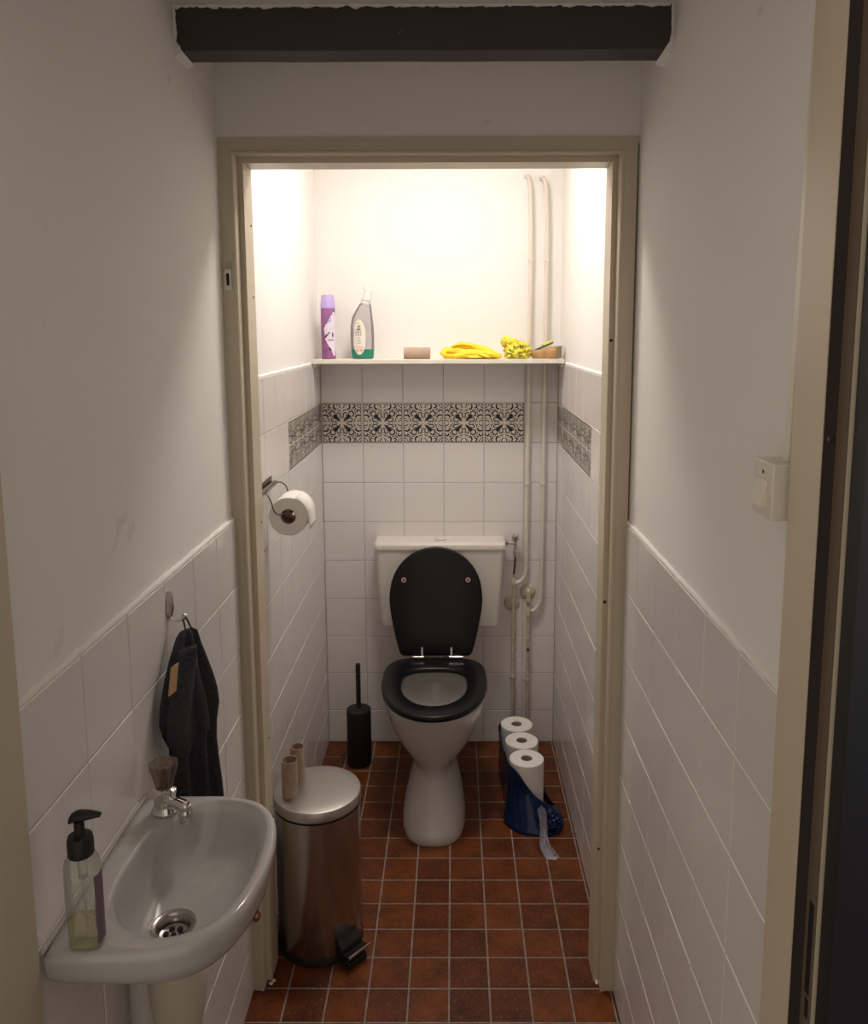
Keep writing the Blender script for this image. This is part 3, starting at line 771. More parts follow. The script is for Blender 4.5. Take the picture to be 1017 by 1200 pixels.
folds([([(-.012, -.018, SZ+.026), (.012, -.026, SZ+.028), (.05, -.02, SZ+.026), (.10, -.008, SZ+.022), (.155, -.010, SZ+.018), (.186, -.02, SZ+.010)], (.009, .013, .012, .014, .013, .008), .75),
       ([(.005, .018, SZ+.040), (.035, .004, SZ+.048), (.075, .004, SZ+.047), (.115, .004, SZ+.036), (.16, .0, SZ+.022)], (.010, .014, .014, .013, .010), .7)], 'upper_glove', gl)
folds([([(.12, -.030, SZ+.022), (.150, -.038, SZ+.014), (.176, -.036, SZ+.006)], (.009, .008, .006), .7),
       ([(.10, -.034, SZ+.020), (.125, -.044, SZ+.011), (.145, -.046, SZ+.005)], (.008, .008, .006), .7)], 'glove_finger', gl)
# ruffled cloth: crumpled ball
def crumple(c, rx, ry, rz, seed, amp=.28, fr=3.2, nu=48, nv=28, zmin=None):
    rs = []
    for i in range(1, nv):
        ph = PI*i/nv; r = []
        for j in range(nu):
            th = 2*PI*j/nu; d = Vector((math.sin(ph)*math.cos(th), math.sin(ph)*math.sin(th), -math.cos(ph)))
            q = 1+amp*(1-2*abs(noise.noise(d*fr+Vector((seed, 0, 0)))))-amp*.45+amp*.35*noise.noise(d*fr*2.6)
            p = [c[0]+d.x*rx*q, c[1]+d.y*ry*q, c[2]+d.z*rz*q]
            if zmin is not None: p[2] = max(zmin, p[2])
            r.append(tuple(p))
        rs.append(r)
    return rs
cl = thing('dust_cloth', 'crumpled yellow ruffled cloth with green specks between gloves and dish on shelf', 'cloth', (.235, 0, SZ))
obj('ruffles', G().rings(crumple((.243, .002, SZ+.026), .043, .034, .034, 4, .42, 3.6, zmin=SZ+.001)), 'yellow2', cl, ang=80)
g = G(); g.rings(crumple((.202, .004, SZ+.060), .017, .014, .02, 12, .35, 2.5, 24, 14)); g.rings(crumple((.222, -.004, SZ+.059), .02, .016, .014, 14, .35, 2.5, 24, 14))
obj('ruffle_tip', g, 'yellow2', cl, ang=80)
g = G()
rnd = random.Random(3)
for i in range(9):
    a = rnd.uniform(-1.2, 1.2); z = rnd.uniform(.008, .05)
    g.lathe([(.0012, -.005), (.0028, 0), (.001, .006)], (.238+.040*math.sin(a), -.034*math.cos(a)-.002, SZ+z), (rnd.uniform(-1, 1), -.3, rnd.uniform(-1, 1)), 6)
obj('green_specks', g, 'greenpad', cl)
# wooden oval dish with pad
d = thing('oval_dish', 'tan oval dish holding a scouring pad at right end of shelf', 'dish', (.345, .0, SZ))
rs = []
def stad(cx, cy, hx, hy, z, n=40, pw=2.6): return [(cx+hx*math.copysign(abs(math.cos(2*PI*j/n))**(2/pw), math.cos(2*PI*j/n)), cy+hy*math.copysign(abs(math.sin(2*PI*j/n))**(2/pw), math.sin(2*PI*j/n)), z) for j in range(n)]
for z, hx, hy in ((0, .044, .026), (.002, .048, .030), (.022, .053, .036), (.034, .055, .038), (.036, .0535, .0365), (.033, .052, .035), (.006, .045, .028)):
    rs.append([(x, y, zz+(x-.345)*.13*(z/.036)) for x, y, zz in stad(.345, -.0, hx, hy, SZ+z)])
obj('dish_body', G().rings(rs), 'wood', d, ang=60)
g = G(); pts = [p for p in stad(.345, -.0, .0552, .0382, 0, 40) if p[0] > .368]; pts.sort(key=lambda p: math.atan2(p[1], p[0]-.345))
g.rings([[(x*.997+.345*.003, y*.97, SZ+.004) for x, y, _ in pts], [(x+.0005, y*1.01, SZ+.038+(x-.345)*.13) for x, y, _ in pts]], False, False, closed=False)
obj('dish_end_band', g, 'olive', d, recalc=False)
sp = thing('scouring_pad', 'green and yellow scouring sponge propped in the tan dish on the shelf', 'sponge', (.345, 0, SZ+.03))
def slab(c, hx, hy, t, ang, z0=0):
    g = G(); ca, sa = math.cos(ang), math.sin(ang)
    rs = []
    for zz, s in ((0, .96), (t*.15, 1), (t*.85, 1), (t, .96)):
        rs.append([(c[0]+(x*s)*ca-(zz+z0)*sa, c[1]+y*s, c[2]+(x*s)*sa+(zz+z0)*ca) for x, y, _ in stad(0, 0, hx, hy, 0, 24, 5)])
    return g.rings(rs)
obj('green_layer', slab((.338, 0, SZ+.041), .036, .022, .005, .42), 'greenpad', sp)
obj('yellow_layer', slab((.352, 0, SZ+.047), .020, .021, .006, .38, .006), 'yellow2', sp)

# ------------------------------------------------------------ toilet brush
b = thing('toilet_brush', 'black toilet brush in a black cylindrical holder left of toilet', 'toilet brush', (-.344, -.045, 0))
obj('holder', G().lathe([(.043, 0), (.0455, .004), (.0455, .212), (.0445, .217), (.030, .222), (.012, .224)], (-.344, -.045, 0), n=36), 'blackmatt', b)
obj('handle', G().lathe([(.0088, .222), (.0088, .388), (.0075, .394), (.003, .395)], (-.344, -.045, 0), n=20), 'blackmatt', b)

# ------------------------------------------------------------ pedal bin
BX, BY, BR = -.347, -.925, .112
bn = thing('pedal_bin', 'brushed steel pedal bin standing by left door jamb', 'bin', (BX, BY, 0))
obj('base_ring', G().lathe([(BR-.004, 0), (BR+.001, .002), (BR+.001, .022), (BR-.002, .026)], (BX, BY, 0), n=56), 'blackmatt', bn)
obj('bin_body', G().lathe([(BR-.001, .02), (BR, .024), (BR, .394)], (BX, BY, 0), n=64), 'steel', bn)
obj('neck_ring', G().lathe([(BR-.003, .394), (BR-.003, .401)], (BX, BY, 0), n=56), 'blackmatt', bn)
ld = obj('bin_lid', G().lathe([(BR+.001, .401), (BR+.0025, .402), (BR+.0025, .424), (BR+.0005, .4275), (BR-.004, .429), (BR-.03, .4315), (.05, .434), (.01, .435)], (BX, BY, 0), n=64), 'steellid', bn, ang=30)
# pedal towards the front right
pa = math.radians(-42); pd = Vector((math.cos(pa), math.sin(pa), 0)); ps = Vector((-pd.y, pd.x, 0)); pc = Vector((BX, BY, 0))
def quadbox(g, c, dx, dy, hx, hy, z0, z1, z0f=None, z1f=None):
    vs = []
    for zz in (0, 1):
        for a, b_ in ((-1, -1), (1, -1), (1, 1), (-1, 1)):
            z = (z0, z1)[zz] if a < 0 else ((z0f if z0f is not None else z0), (z1f if z1f is not None else z1))[zz]
            p = c+dx*hx*a+dy*hy*b_; vs.append((p.x, p.y, z))
    g.add(vs, [(3, 2, 1, 0), (4, 5, 6, 7), (0, 1, 5, 4), (1, 2, 6, 5), (2, 3, 7, 6), (3, 0, 4, 7)])
g = G(); quadbox(g, pc+pd*(BR+.006), pd, ps, .012, .034, .012, .074, .012, .050)
obj('pedal_housing', g, 'blackmatt', bn, bevel=.004)
g = G(); quadbox(g, pc+pd*(BR+.026), pd, ps, .018, .034, .026, .034, .038, .044)
pdl = obj('pedal', g, 'blackmatt', bn, bevel=.0015)
g = G(); quadbox(g, pc+pd*(BR+.0452), pd, ps, .0012, .036, .038, .046)
obj('pedal_trim', g, 'steellid', pdl, bevel=.0005)
g = G(); quadbox(g, pc+pd*(BR+.016), pd, ps, .024, .030, .001, .026, .001, .020)
obj('pedal_foot', g, 'blackmatt', bn, bevel=.003)
# tubes on the bin
def standing_tube(label, x, y, z, L, r, lean):
    g = G().lathe([(r-.0013, 0), (r, 0), (r, L), (r-.0013, L), (r-.0013, .0005)], (x, y, z), lean, 28, cap0=False, cap1=False)
    return tag(obj('cardboard_tube', g, 'card', ang=50), label, 'cardboard tube', 'cardboard tubes standing on the bin lid')
standing_tube('empty cardboard toilet roll tube standing at the front of the steel bin lid', -.4110, -.962, .4325, .098, .0205, (.01, 0, 1))
standing_tube('empty cardboard toilet roll tube standing behind another on the steel bin lid', -.4035, -.893, .4325, .096, .0185, (0, .01, 1))

# ------------------------------------------------------------ toilet paper on the wall holder
h = thing('paper_holder', 'chrome wire toilet paper holder on the left wall beside the door', 'toilet roll holder', (TL, -.8, 1.2))
g = G().box(TL, TL+.003, -.866, -.745, 1.197, 1.232)
obj('back_plate', g, 'wire', h, bevel=.001)
g = G().tube([(TL+.011, -.864, 1.214), (TL+.011, -.747, 1.214)], .0075, 14)
obj('roller_sleeve', g, 'steel', h)
RX, RZ = -.4120, 1.159
g = G()
g.tube(smooth([(TL+.012, -.873, 1.212), (TL+.022, -.884, 1.206), (-.452, -.888, 1.190), (-.447, -.888, 1.170), (-.436, -.888, 1.158), (RX, -.884, RZ), (RX, -.870, RZ)], 5), .0019, 8)
obj('wire_arm', g, 'wire', h, ang=60); g = G()
g.tube(smooth([(TL+.012, -.738, 1.212), (TL+.026, -.742, 1.214), (-.445, -.742, 1.205), (-.436, -.742, 1.185), (RX, -.742, RZ), (RX, -.752, RZ)], 5), .0019, 8)
obj('wire_arm', g, 'wire', h, ang=60)
obj('spindle', G().tube([(RX, -.884, RZ), (RX, -.745, RZ)], .0085, 14), 'redwood', h)
def paper_roll(c, axis, L, r, ri, name='toilet_roll'):
    g = G().lathe([(ri, 0), (r-.002, 0), (r, .002), (r, L-.002), (r-.002, L), (ri, L), (ri, L/2), (ri, 0)], c, axis, 48, cap0=False, cap1=False)
    return g
rl = thing('toilet_roll', 'started toilet paper roll hanging on the wire holder', 'toilet roll', (RX, -.87, RZ-.05))
obj('paper', paper_roll((RX, -.876, RZ-.010), (0, 1, 0), .098, .0505, .0200), 'paper', rl, ang=40)
obj('cardboard_core', G().lathe([(.0185, .001), (.0199, .001), (.0199, .097), (.0185, .097), (.0185, .001)], (RX, -.876, RZ-.010), (0, 1, 0), 28, cap0=False, cap1=False), 'card', rl, ang=40)
# loose end: last sheet hanging off the right side
g = G(); P = []
for k in range(13): P.append((RX+.0508*math.cos(math.radians(70-8*k)) if k < 9 else RX+.0508+.0006*(k-8), RZ-.010+(.0508*math.sin(math.radians(70-8*k)) if k < 9 else -.004-.0075*(k-8))))
g.rings([[(x, -.876+.0005, z) for x, z in P], [(x, -.779, z) for x, z in P]], False, False, closed=False)
ls = obj('loose_sheet', g, 'paper', rl, recalc=False, ang=80)
sm = ls.modifiers.new('thickness', 'SOLIDIFY'); sm.thickness = .0008; sm.offset = 1

# ------------------------------------------------------------ pack of toilet rolls in a torn bag
RC = [(.2415, -.128), (.2500, -.2475), (.2565, -.3665)]
grp = None
proto = thing('toilet_roll', 'new white toilet roll, upper front one nearest the camera in the torn blue bag', 'toilet roll', (RC[2][0], RC[2][1], .1015), 'new toilet rolls in the torn blue bag')
obj('paper', paper_roll((RC[2][0], RC[2][1], .1015), (0, 0, 1), .0985, .0575, .0195), 'paper', proto, ang=40)
obj('cardboard_core', G().lathe([(.0178, .001), (.0193, .001), (.0193, .096), (.0178, .096), (.0178, .001)], (RC[2][0], RC[2][1], .1015), n=28, cap0=False, cap1=False), 'card', proto, ang=40)
labs = {(1, 1): 'new white toilet roll, upper middle one between two others in the torn blue bag',
        (0, 1): 'new white toilet roll, upper rear one nearest the back wall in the torn blue bag',
        (2, 0): 'new white toilet roll under the front one, lower, half wrapped in blue plastic',
        (1, 0): 'new white toilet roll hidden beneath the upper middle one in the blue bag',
        (0, 0): 'new white toilet roll hidden beneath the upper rear one in the blue bag'}
for (i, lv), lb_ in labs.items():
    c = copy_tree(proto, (RC[i][0], RC[i][1], .1015 if lv else .0015)); c['label'] = lb_

# blue plastic wrapped around the pack: a sleeve with wandering upper edge
bag = thing('plastic_bag', 'torn blue and clear plastic packaging around the new toilet rolls', 'plastic bag', (.25, -.25, 0))
def capsule(n=72, r=.0605):
    out = []
    c0 = Vector(RC[0]); c1 = Vector((RC[2][0]+.001, RC[2][1]))
    d = (c1-c0).normalized(); s = Vector((-d.y, d.x))     # s points to +x side
    L = (c1-c0).length; per = 2*L+2*PI*r
    for k in range(n):
        t = per*k/n
        if t < L: p = c0+d*t-s*r; tg = 'L'       # left side, from rear to front
        elif t < L+PI*r: a = (t-L)/r; p = c1-s*r*math.cos(a)+d*r*math.sin(a)
        elif t < 2*L+PI*r: p = c1-d*(t-L-PI*r)+s*r
        else: a = (t-2*L-PI*r)/r; p = c0+s*r*math.cos(a)-d*r*math.sin(a)
        out.append((p, t/per))
    return out
# s orientation: make sure -s is the left side
cap = capsule()
if cap[5][0].x > RC[1][0]:
    cap = [(Vector((2*(RC[0][0]+(RC[2][0]-RC[0][0])*0)-0, 0)), t) for p, t in cap]
def topz(t):
    keys = [(0, .188), (.10, .175), (.20, .186), (.30, .190), (.34, .188), (.37, .150), (.41, .100), (.46, .055), (.50, .030), (.54, .035), (.60, .085), (.68, .150), (.76, .12), (.84, .165), (.92, .185), (1, .188)]
    for (a, za), (b_, zb) in zip(keys, keys[1:]):
        if a <= t <= b_: return za+(zb-za)*(t-a)/(b_-a)
    return .15
g = G(); rs = []; nz = 14
for i in range(nz+1):
    r = []
    for p, t in cap:
        zt = topz(t); z = .002+(zt-.002)*i/nz
        c = Vector((.25, -.25)); out = p-Vector((RC[0][0]+(RC[2][0]-RC[0][0])*max(0, min(1, (-.128-p.y)/.2385)), max(-.3665, min(-.128, p.y))))
        if out.length: out.normalize()
        wr = .0045*noise.noise(Vector((p.x*40, p.y*40, z*34)))+.007*abs(noise.noise(Vector((p.x*17+5, p.y*17, z*14))))+.001
        front = max(0, 1-abs(t-.43)/.17); bulge = front*.088*max(0, 1-z/.12)**1.5
        q = p+out*(wr+.0015+bulge)
        r.append((q.x, q.y, z))
    rs.append(r)
g.rings(rs, False, False)
o = obj('blue_sleeve', g, 'bagblue', bag, ang=70)
o.modifiers.new('thickness', 'SOLIDIFY').thickness = .0006
# bunched knot and twisted clear tail at the front right
g = G(); g.rings(crumple((.318, -.452, .030), .040, .036, .029, 21, .45, 3.0, zmin=.0015))
obj('bunched_plastic', g, 'bagblue', bag, ang=70)
g = G()
P = smooth([(.296, -.478, .078), (.299, -.490, .060), (.300, -.508, .040), (.298, -.530, .024), (.300, -.558, .014), (.308, -.585, .009), (.315, -.606, .007)], 6); rs = []; n = 28
for i, p in enumerate(P):
    s = i/(len(P)-1); w = .012-.004*math.sin(s*PI*1.2)+.007*s; h_ = .010*(1-s)+.0045; r = []
    for j in range(n):
        th = 2*PI*j/n; q = 1+.38*math.sin(5*th+s*7)*(.6+.4*noise.noise(Vector((i*.3, j*.4, 2))))
        r.append((p.x+w*q*math.cos(th), p.y+.006*math.sin(th), max(.0012, p.z+h_*q*math.sin(th))))
    rs.append(r)
g.rings(rs, False, False); obj('clear_tail', g, 'bagclear', bag, ang=60)

# ------------------------------------------------------------ hand basin on the left wall
SK = .885
sk = thing('hand_basin', 'small white ceramic corner basin mounted on the left tiled wall', 'sink', (-.37, -1.87, .80))
rim = [(-.4825, -1.700), (-.440, -1.697), (-.395, -1.699), (-.345, -1.702), (-.300, -1.716), (-.268, -1.748), (-.251, -1.795), (-.246, -1.855), (-.250, -1.915), (-.262, -1.965),
       (-.288, -2.005), (-.325, -2.027), (-.370, -2.034), (-.420, -2.035), (-.4825, -2.034)]
inn = [(-.442, -1.800), (-.424, -1.768), (-.402, -1.737), (-.372, -1.717), (-.325, -1.718), (-.290, -1.740), (-.270, -1.785), (-.264, -1.845), (-.268, -1.905), (-.282, -1.955),
       (-.306, -1.986), (-.345, -2.002), (-.388, -1.994), (-.424, -1.962), (-.444, -1.905)]
def resample(pts, n, start):
    P = [Vector((*p, 0)) for p in pts]; P.append(P[0]); ln = [0]
    for a, b_ in zip(P, P[1:]): ln.append(ln[-1]+(b_-a).length)
    out = []
    for k in range(n):
        t = (k/n)*ln[-1]
        for i in range(len(P)-1):
            if ln[i] <= t <= ln[i+1]: out.append(P[i].lerp(P[i+1], (t-ln[i])/(ln[i+1]-ln[i]))); break
    return out
def by_angle(loop, n, c):
    # sample a star-shaped loop at even angles about c
    L = [(math.atan2(p.y-c[1], p.x-c[0]), p) for p in loop]; out = []
    m = len(loop)
    for k in range(n):
        a = -PI+2*PI*k/n; d = Vector((math.cos(a), math.sin(a))); best = None
        for i in range(m):
            p, q = loop[i], loop[(i+1) % m]; e = Vector((q.x-p.x, q.y-p.y)); w = Vector((p.x-c[0], p.y-c[1]))
            den = d.x*e.y-d.y*e.x
            if abs(den) < 1e-12: continue
            t = (w.x*e.y-w.y*e.x)/den; u = (w.x*d.y-w.y*d.x)/den
            if t > 0 and -1e-6 <= u <= 1+1e-6 and (best is None or t > best): best = t
        out.append(Vector((c[0]+d.x*best, c[1]+d.y*best)))
    return out
N_ = 96; CC = (-.368, -1.868)
rimL = [Vector((*p, 0)) for p in rim]
# smooth only the free part of the rim
fr_ = smooth([(*p, 0) for p in rim[1:14]], 6); rimL = [Vector((*rim[0], 0))]+fr_+[Vector((*rim[14], 0))]
RO = by_angle(rimL, N_, CC); RI = by_angle(smooth_loop([(*p, 0) for p in inn], 6), N_, CC)
DR = Vector((-.380, -1.880))
def mixr(A, B, t): return [a.lerp(b_, t) for a, b_ in zip(A, B)]
def shrink(A, s, c=CC): return [Vector((max(-.4830, c[0]+(p.x-c[0])*s), c[1]+(p.y-c[1])*s)) if p.x > -.4815 else Vector((p.x, c[1]+(p.y-c[1])*s)) for p in A]
DD = [Vector((DR.x+.031*math.cos(-PI+2*PI*k/N_), DR.y+.031*math.sin(-PI+2*PI*k/N_))) for k in range(N_)]
rs = []
def ringz(A, z): rs.append([(p.x, p.y, z) for p in A])
ringz(shrink(RO, .34, DR), .775); ringz(shrink(RO, .50), .782); ringz(shrink(RO, .68), .800); ringz(shrink(RO, .86), .826); ringz(shrink(RO, .955), .843); ringz(shrink(RO, .985), .855)
ringz(shrink(RO, .995), .870); ringz(RO, .879); ringz(mixr(RO, RI, .10), .8845); ringz(mixr(RO, RI, .35), SK+.0012); ringz(mixr(RO, RI, .7), SK); ringz(mixr(RO, RI, .88), SK-.0005)
ringz(RI, .8815); ringz(mixr(RI, DD, .05), .877); ringz(mixr(RI, DD, .11), .864); ringz(mixr(RI, DD, .20), .843); ringz(mixr(RI, DD, .33), .824); ringz(mixr(RI, DD, .50), .812); ringz(mixr(RI, DD, .75), .8045)
ringz(DD, .800)
g = G().rings(rs, True, False)
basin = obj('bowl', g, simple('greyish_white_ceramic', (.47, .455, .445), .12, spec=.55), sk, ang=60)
g = G().rings([[(-.4835, -1.700, z), (-.478, -1.700, z), (-.478, -2.034, z), (-.4835, -2.034, z)] for z in (.884, .889)])
obj('back_sealant', g, 'tilegrout', sk, bevel=.001)
dr = obj('drain', G().lathe([(.0315, .0005), (.031, .003), (.026, .003), (.022, -.001), (.020, -.012), (.018, -.013)], (DR.x, DR.y, .799), n=40, cap0=False), 'steel', sk, ang=50)
g = G()
for k in range(6): g.lathe([(.0042, 0), (.004, .0012)], (DR.x+.011*math.cos(k*PI/3), DR.y+.011*math.sin(k*PI/3), .7865), n=12)
g.lathe([(.003, 0), (.003, .0012)], (DR.x, DR.y, .7865), n=10)
obj('drain_holes', g, 'dark', dr)
g = G()
g.lathe([(.012, .05), (.030, .055), (.037, .09), (.042, .13), (.040, .165), (.034, .185), (.034, .23), (.036, .26)], (-.402, -1.815, .515), n=36)
tr_ = obj('waste_trap', g, 'trapw', sk, ang=60)
g = G().lathe([(.037, 0), (.038, .004), (.038, .022), (.036, .026)], (-.402, -1.815, .745), n=36)
obj('trap_collar', g, 'trapw', tr_)
g = G().tube([(-.4585, -1.80, .35), (-.4585, -1.80, .82)], .0235, 20)
obj('support_column', g, 'ceramic', sk)
g = G().tube([(-.402, -1.815, .60), (-.402, -1.815, .45), (-.482, -1.815, .44)], .015, 14)
obj('waste_pipe', g, 'trapw', sk)

# tap
TXp, TYp = -.4350, -1.742
tp = thing('basin_tap', 'chrome pillar tap with clear fluted knob at the far corner of basin', 'tap', (TXp, TYp, SK))
obj('tap_body', G().lathe([(.0205, 0), (.021, .003), (.0185, .007), (.0165, .012), (.0165, .026), (.0175, .029), (.0175, .034), (.012, .037), (.009, .040)], (TXp, TYp, SK+.001), n=28), 'chrome', tp)
g = G().tube([(TXp+.008, TYp-.004, SK+.020), (TXp+.037, TYp-.017, SK+.018)], .0092, 16)
g.lathe([(.0098, 0), (.0105, .002), (.0105, .016), (.0092, .018), (.0092, .026), (.007, .028)], (TXp+.037, TYp-.018, SK-.005), n=24)
obj('spout', g, 'chrome', tp)
g = G(); rs = []; n = 48
for z, r in ((.038, .0105), (.042, .0125), (.056, .0155), (.068, .0190), (.076, .0215), (.0795, .021), (.080, .017), (.077, .012), (.0765, .004)):
    rs.append([(TXp+r*(1+.07*math.cos(8*2*PI*j/n))*math.cos(2*PI*j/n), TYp+r*(1+.07*math.cos(8*2*PI*j/n))*math.sin(2*PI*j/n), SK+z) for j in range(n)])
g.rings(rs); obj('knob', g, 'glass', tp, ang=30)
obj('knob_core', G().lathe([(.006, .034), (.005, .072), (.009, .074), (.008, .0755)], (TXp, TYp, SK), n=16), 'redwood', tp)

# soap dispenser
SX, SY = -.4330, -2.0175
so = thing('soap_dispenser', 'clear pump soap bottle with a little yellow soap on the basin deck', 'soap dispenser', (SX, SY, SK+.001))
LV = [(.0, .0175, .0115), (.002, .0195, .0135), (.03, .0205, .0140), (.08, .0208, .0140), (.104, .0205, .0138), (.113, .0185, .013), (.119, .0145, .012), (.121, .0125, .0118)]
def sq(cx, cy, hx, hy, z, n=36, pw=3.2): return stad(cx, cy, hx, hy, z, n, pw)
obj('bottle_body', G().rings([sq(SX, SY, hx, hy, SK+.0015+z) for z, hx, hy in LV]), 'soapclear', so, ang=70)
obj('liquid_soap', G().rings([sq(SX, SY, hx, hy, SK+.0025+z) for z, hx, hy in ((.0, .0165, .0105), (.002, .0183, .0123), (.033, .0190, .0126), (.034, .0188, .0124))]), 'soapliq', so, ang=60)
obj('pump_collar', G().lathe([(.0145, .119), (.0150, .121), (.0150, .138), (.0135, .143), (.006, .1435)], (SX, SY, SK+.001), n=28), 'blackmatt', so)
g = G().lathe([(.0060, .143), (.0060, .162)], (SX, SY, SK+.001), n=16)
g.rings(blob_tube([(SX-.010, SY, SK+.165), (SX-.002, SY, SK+.169), (SX+.010, SY-.001, SK+.1705), (SX+.022, SY-.002, SK+.172), (SX+.028, SY-.002, SK+.172)], (.0085, .0095, .0085, .0055, .0035), .62, seed=1, amp=0))
obj('pump_head', g, 'blackmatt', so, ang=60)
obj('dip_tube', G().tube([(SX, SY, SK+.121), (SX+.001, SY, SK+.090)], .0055, 12).tube([(SX+.001, SY, SK+.092), (SX+.003, SY, SK+.008)], .0018, 8), 'soapclear', so)
g = G(); rs = []
for z in [SK+.010+.008*k for k in range(12)]:
    w = .0022+.0018*noise.noise(Vector((z*60, 0, 0)))
    rs.append([(SX+.0208-w, SY-.0115, z), (SX+.0214, SY-.006, z), (SX+.0214, SY+.005, z)])
g.rings(rs, False, False, closed=False); obj('side_label', g, simple('faded_violet_label', (.17, .11, .15), .5), so, recalc=False)

# ------------------------------------------------------------ towel on a hook
hk = thing('wall_hook', 'chrome adhesive hook stuck on the left tiles above the basin', 'hook', (TL, -1.55, 1.14))
g = G(); rs = []
for d_, s in ((.0, 1), (.0035, 1), (.005, .85)):
    rs.append([(TL+d_, -1.552+.0155*s*math.cos(2*PI*k/24)*(1 if math.sin(2*PI*k/24) < 0 else .75), 1.152+.026*s*math.copysign(abs(math.sin(2*PI*k/24))**.8, math.sin(2*PI*k/24))) for k in range(24)])
obj('hook_plate', G().rings(rs), 'steel', hk)
g = G().tube(smooth([(TL+.001, -1.552, 1.128), (TL+.012, -1.552, 1.124), (TL+.024, -1.552, 1.126), (TL+.029, -1.552, 1.134)], 4), .0035, 10)
obj('hook_peg', g, 'chrome', hk)
tw = thing('hand_towel', 'charcoal hand towel hanging by its loop above the far end of basin', 'towel', (-.455, -1.57, 1.10))
# cross-sections: from the wall-side near corner (left in the photo) to the far right edge
secs = [  # z, left(x,y), right(x,y), thickness, fold amp
    (1.108, (-.460, -1.572), (-.447, -1.545), .006, .001),
    (1.100, (-.463, -1.582), (-.442, -1.535), .011, .002),
    (1.075, (-.466, -1.605), (-.438, -1.530), .015, .004),
    (1.045, (-.468, -1.630), (-.434, -1.515), .018, .006),
    (1.010, (-.469, -1.652), (-.430, -1.497), .020, .008),
    (.980, (-.469, -1.660), (-.427, -1.486), .021, .009),
    (.955, (-.468, -1.650), (-.426, -1.485), .021, .009),
    (.925, (-.466, -1.630), (-.428, -1.500), .021, .008),
    (.895, (-.466, -1.632), (-.428, -1.508), .021, .008),
    (.850, (-.466, -1.640), (-.425, -1.508), .021, .008),
    (.800, (-.466, -1.646), (-.421, -1.505), .021, .008),
    (.750, (-.466, -1.650), (-.419, -1.502), .020, .009),
    (.735, (-.466, -1.650), (-.419, -1.502), .018, .009)]
g = G(); rs = []; n = 64
def towel_ring(z, l, r_, th, am):
    l, r_ = Vector(l), Vector(r_); c = (l+r_)/2; a = (r_-l)/2; p = Vector((a.y, -a.x)).normalized()
    if p.x < 0: p = -p
    out = []
    for j in range(n):
        t = 2*PI*j/n; u = math.cos(t); v_ = math.sin(t)
        f = 1.5*am*math.sin(u*9+(1.1-z)*6+math.sin(z*14)) if v_ > 0 else 0
        q = c+a*u+p*(v_*th*.62+f*max(0, v_))
        out.append((max(TL+.002, q.x), q.y, z))
    return out
for k in range(len(secs)-1):
    A, B = secs[k], secs[k+1]; m = max(2, int((A[0]-B[0])/.008))
    for i in range(m):
        s = i/m; L_ = lambda a, b_: tuple(x+(y-x)*s for x, y in zip(a, b_))
        rs.append(towel_ring(A[0]+(B[0]-A[0])*s, L_(A[1], B[1]), L_(A[2], B[2]), A[3]+(B[3]-A[3])*s, A[4]+(B[4]-A[4])*s))
rs.append(towel_ring(*secs[-1]))
g.rings(rs); obj('terry_cloth', g, 'towel', tw, ang=80)
# folded-over front flap, ending in a hanging corner
g = G(); rs = []
for i in range(24):
    s = i/23; z = 1.085-.165*s
    lx, ly = -.455+.0*s, -1.600-.062*math.sin(min(1, s*1.35)*PI/2)+.050*max(0, s-.72)/.28
    rx, ry = -.432+.004*s, -1.565-.005*s+.03*s
    out = []
    for j in range(24):
        t = 2*PI*j/24; u = math.cos(t); v_ = math.sin(t)
        out.append((.5*(lx+rx)+.5*(rx-lx)*u+.006*v_+.004*math.sin(u*4+s*5), .5*(ly+ry)+.5*(ry-ly)*u-.003*v_, z-.025*(1-u)*s*.5))
    rs.append(out)
g.rings(rs); obj('front_fold', g, 'towel', tw, ang=80)
g = G().tube(smooth([(-.452, -1.562, 1.104), (-.457, -1.556, 1.120), (-.459, -1.552, 1.1315), (-.455, -1.547, 1.124), (-.449, -1.544, 1.106)], 5), .0016, 8)
obj('hanging_loop', g, 'blackmatt', tw)
g = G(); g.rings([[(-0.4475, -1.6515, 1.0790), (-0.4430, -1.6300, 1.0790), (-0.4450, -1.6295, 1.0790), (-0.4495, -1.6510, 1.0790)],
                  [(-0.4480, -1.6680, 1.0370), (-0.4435, -1.6465, 1.0370), (-0.4455, -1.6460, 1.0370), (-0.4500, -1.6675, 1.0370)]])
obj('sewn_tag', g, 'tan', tw, bevel=.0003)

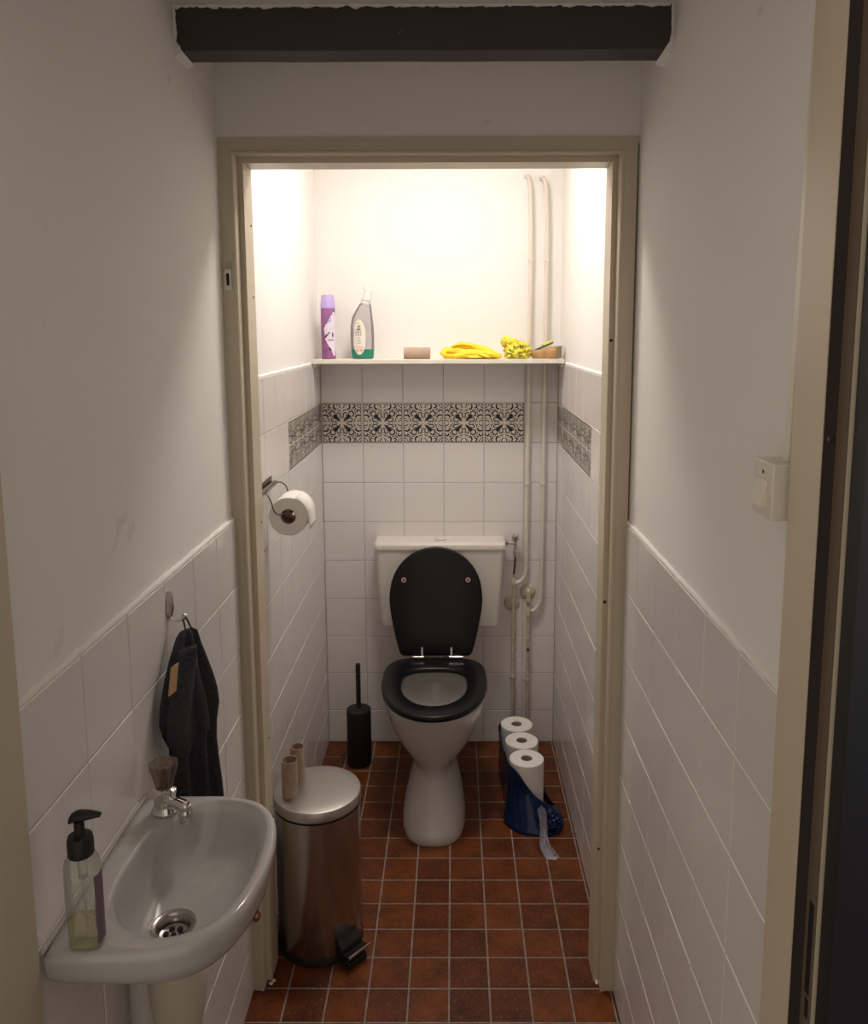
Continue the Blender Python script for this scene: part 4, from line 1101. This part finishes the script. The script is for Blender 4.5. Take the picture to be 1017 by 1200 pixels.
# ------------------------------------------------------------ light switch and conduit near the entrance
sw = thing('light_switch', 'surface-mounted white rocker light switch on the right corridor wall', 'light switch', (.41, -1.98, 1.44))
g = G().box(.3755, XR+.001, -2.0035, -1.945, 1.408, 1.4735)
obj('switch_box', g, 'switch', sw, bevel=.002)
g = G(); g.add([(.3755, -1.991, 1.422), (.3755, -1.958, 1.422), (.3755, -1.958, 1.452), (.3755, -1.991, 1.452),
                (.3665, -1.991, 1.422), (.3665, -1.958, 1.422), (.3745, -1.958, 1.452), (.3745, -1.991, 1.452)],
               [(0, 1, 2, 3), (4, 5, 6, 7), (0, 1, 5, 4), (2, 3, 7, 6), (0, 3, 7, 4), (1, 2, 6, 5)])
obj('rocker', g, 'switch', sw, bevel=.0008)
obj('fixing_screw', G().lathe([(.0022, 0), (.0022, .0006)], (.3756, -1.975, 1.4605), (-1, 0, 0), 12), 'rust', sw)
g = G(); g.add([(.398, -1.990, 1.473), (XR, -1.990, 1.473), (XR, -1.974, 1.473), (.398, -1.974, 1.473),
                (.398, -2.013, 2.06), (XR, -2.013, 2.06), (XR, -1.997, 2.06), (.398, -1.997, 2.06)],
               [(0, 1, 2, 3), (4, 5, 6, 7), (0, 1, 5, 4), (1, 2, 6, 5), (2, 3, 7, 6), (3, 0, 4, 7)])
tag(obj('cable_trunking', g, 'switch', bevel=.001), 'thin white cable trunking running up from the light switch', 'cable trunking')

# ------------------------------------------------------------ lamp on the toilet ceiling (above the door head, out of view)
lp = thing('ceiling_lamp', 'round flat white ceiling lamp lighting the toilet', 'lamp', (-.04, -.57, ZT))
obj('lamp_housing', G().lathe([(.155, 0), (.155, -.074), (.152, -.077), (.145, -.077), (.142, -.030)], (-.04, -.57, ZT), n=48, cap0=False, cap1=False), 'whitepaint', lp, ang=30)
g = G().lathe([(.001, -.0385), (.08, -.0385), (.1415, -.0375)], (-.04, -.57, ZT), n=48, cap0=False, cap1=False)
LAMP = emission('lamp_diffuser', (1, .915, .855), 23)
obj('lamp_diffuser', g, LAMP, lp)

# ------------------------------------------------------------ world: even warm fill light, added to brighten the corridor
w = bpy.data.worlds.new('world'); sc.world = w; w.use_nodes = True
bg = w.node_tree.nodes['Background']; bg.inputs['Color'].default_value = (1, .87, .74, 1); bg.inputs['Strength'].default_value = .24
sc.view_settings.view_transform = 'Standard'; sc.view_settings.look = 'None'
sc.view_settings.gamma = 1; sc.view_settings.exposure = 1.3; sc.view_settings.use_curve_mapping = False
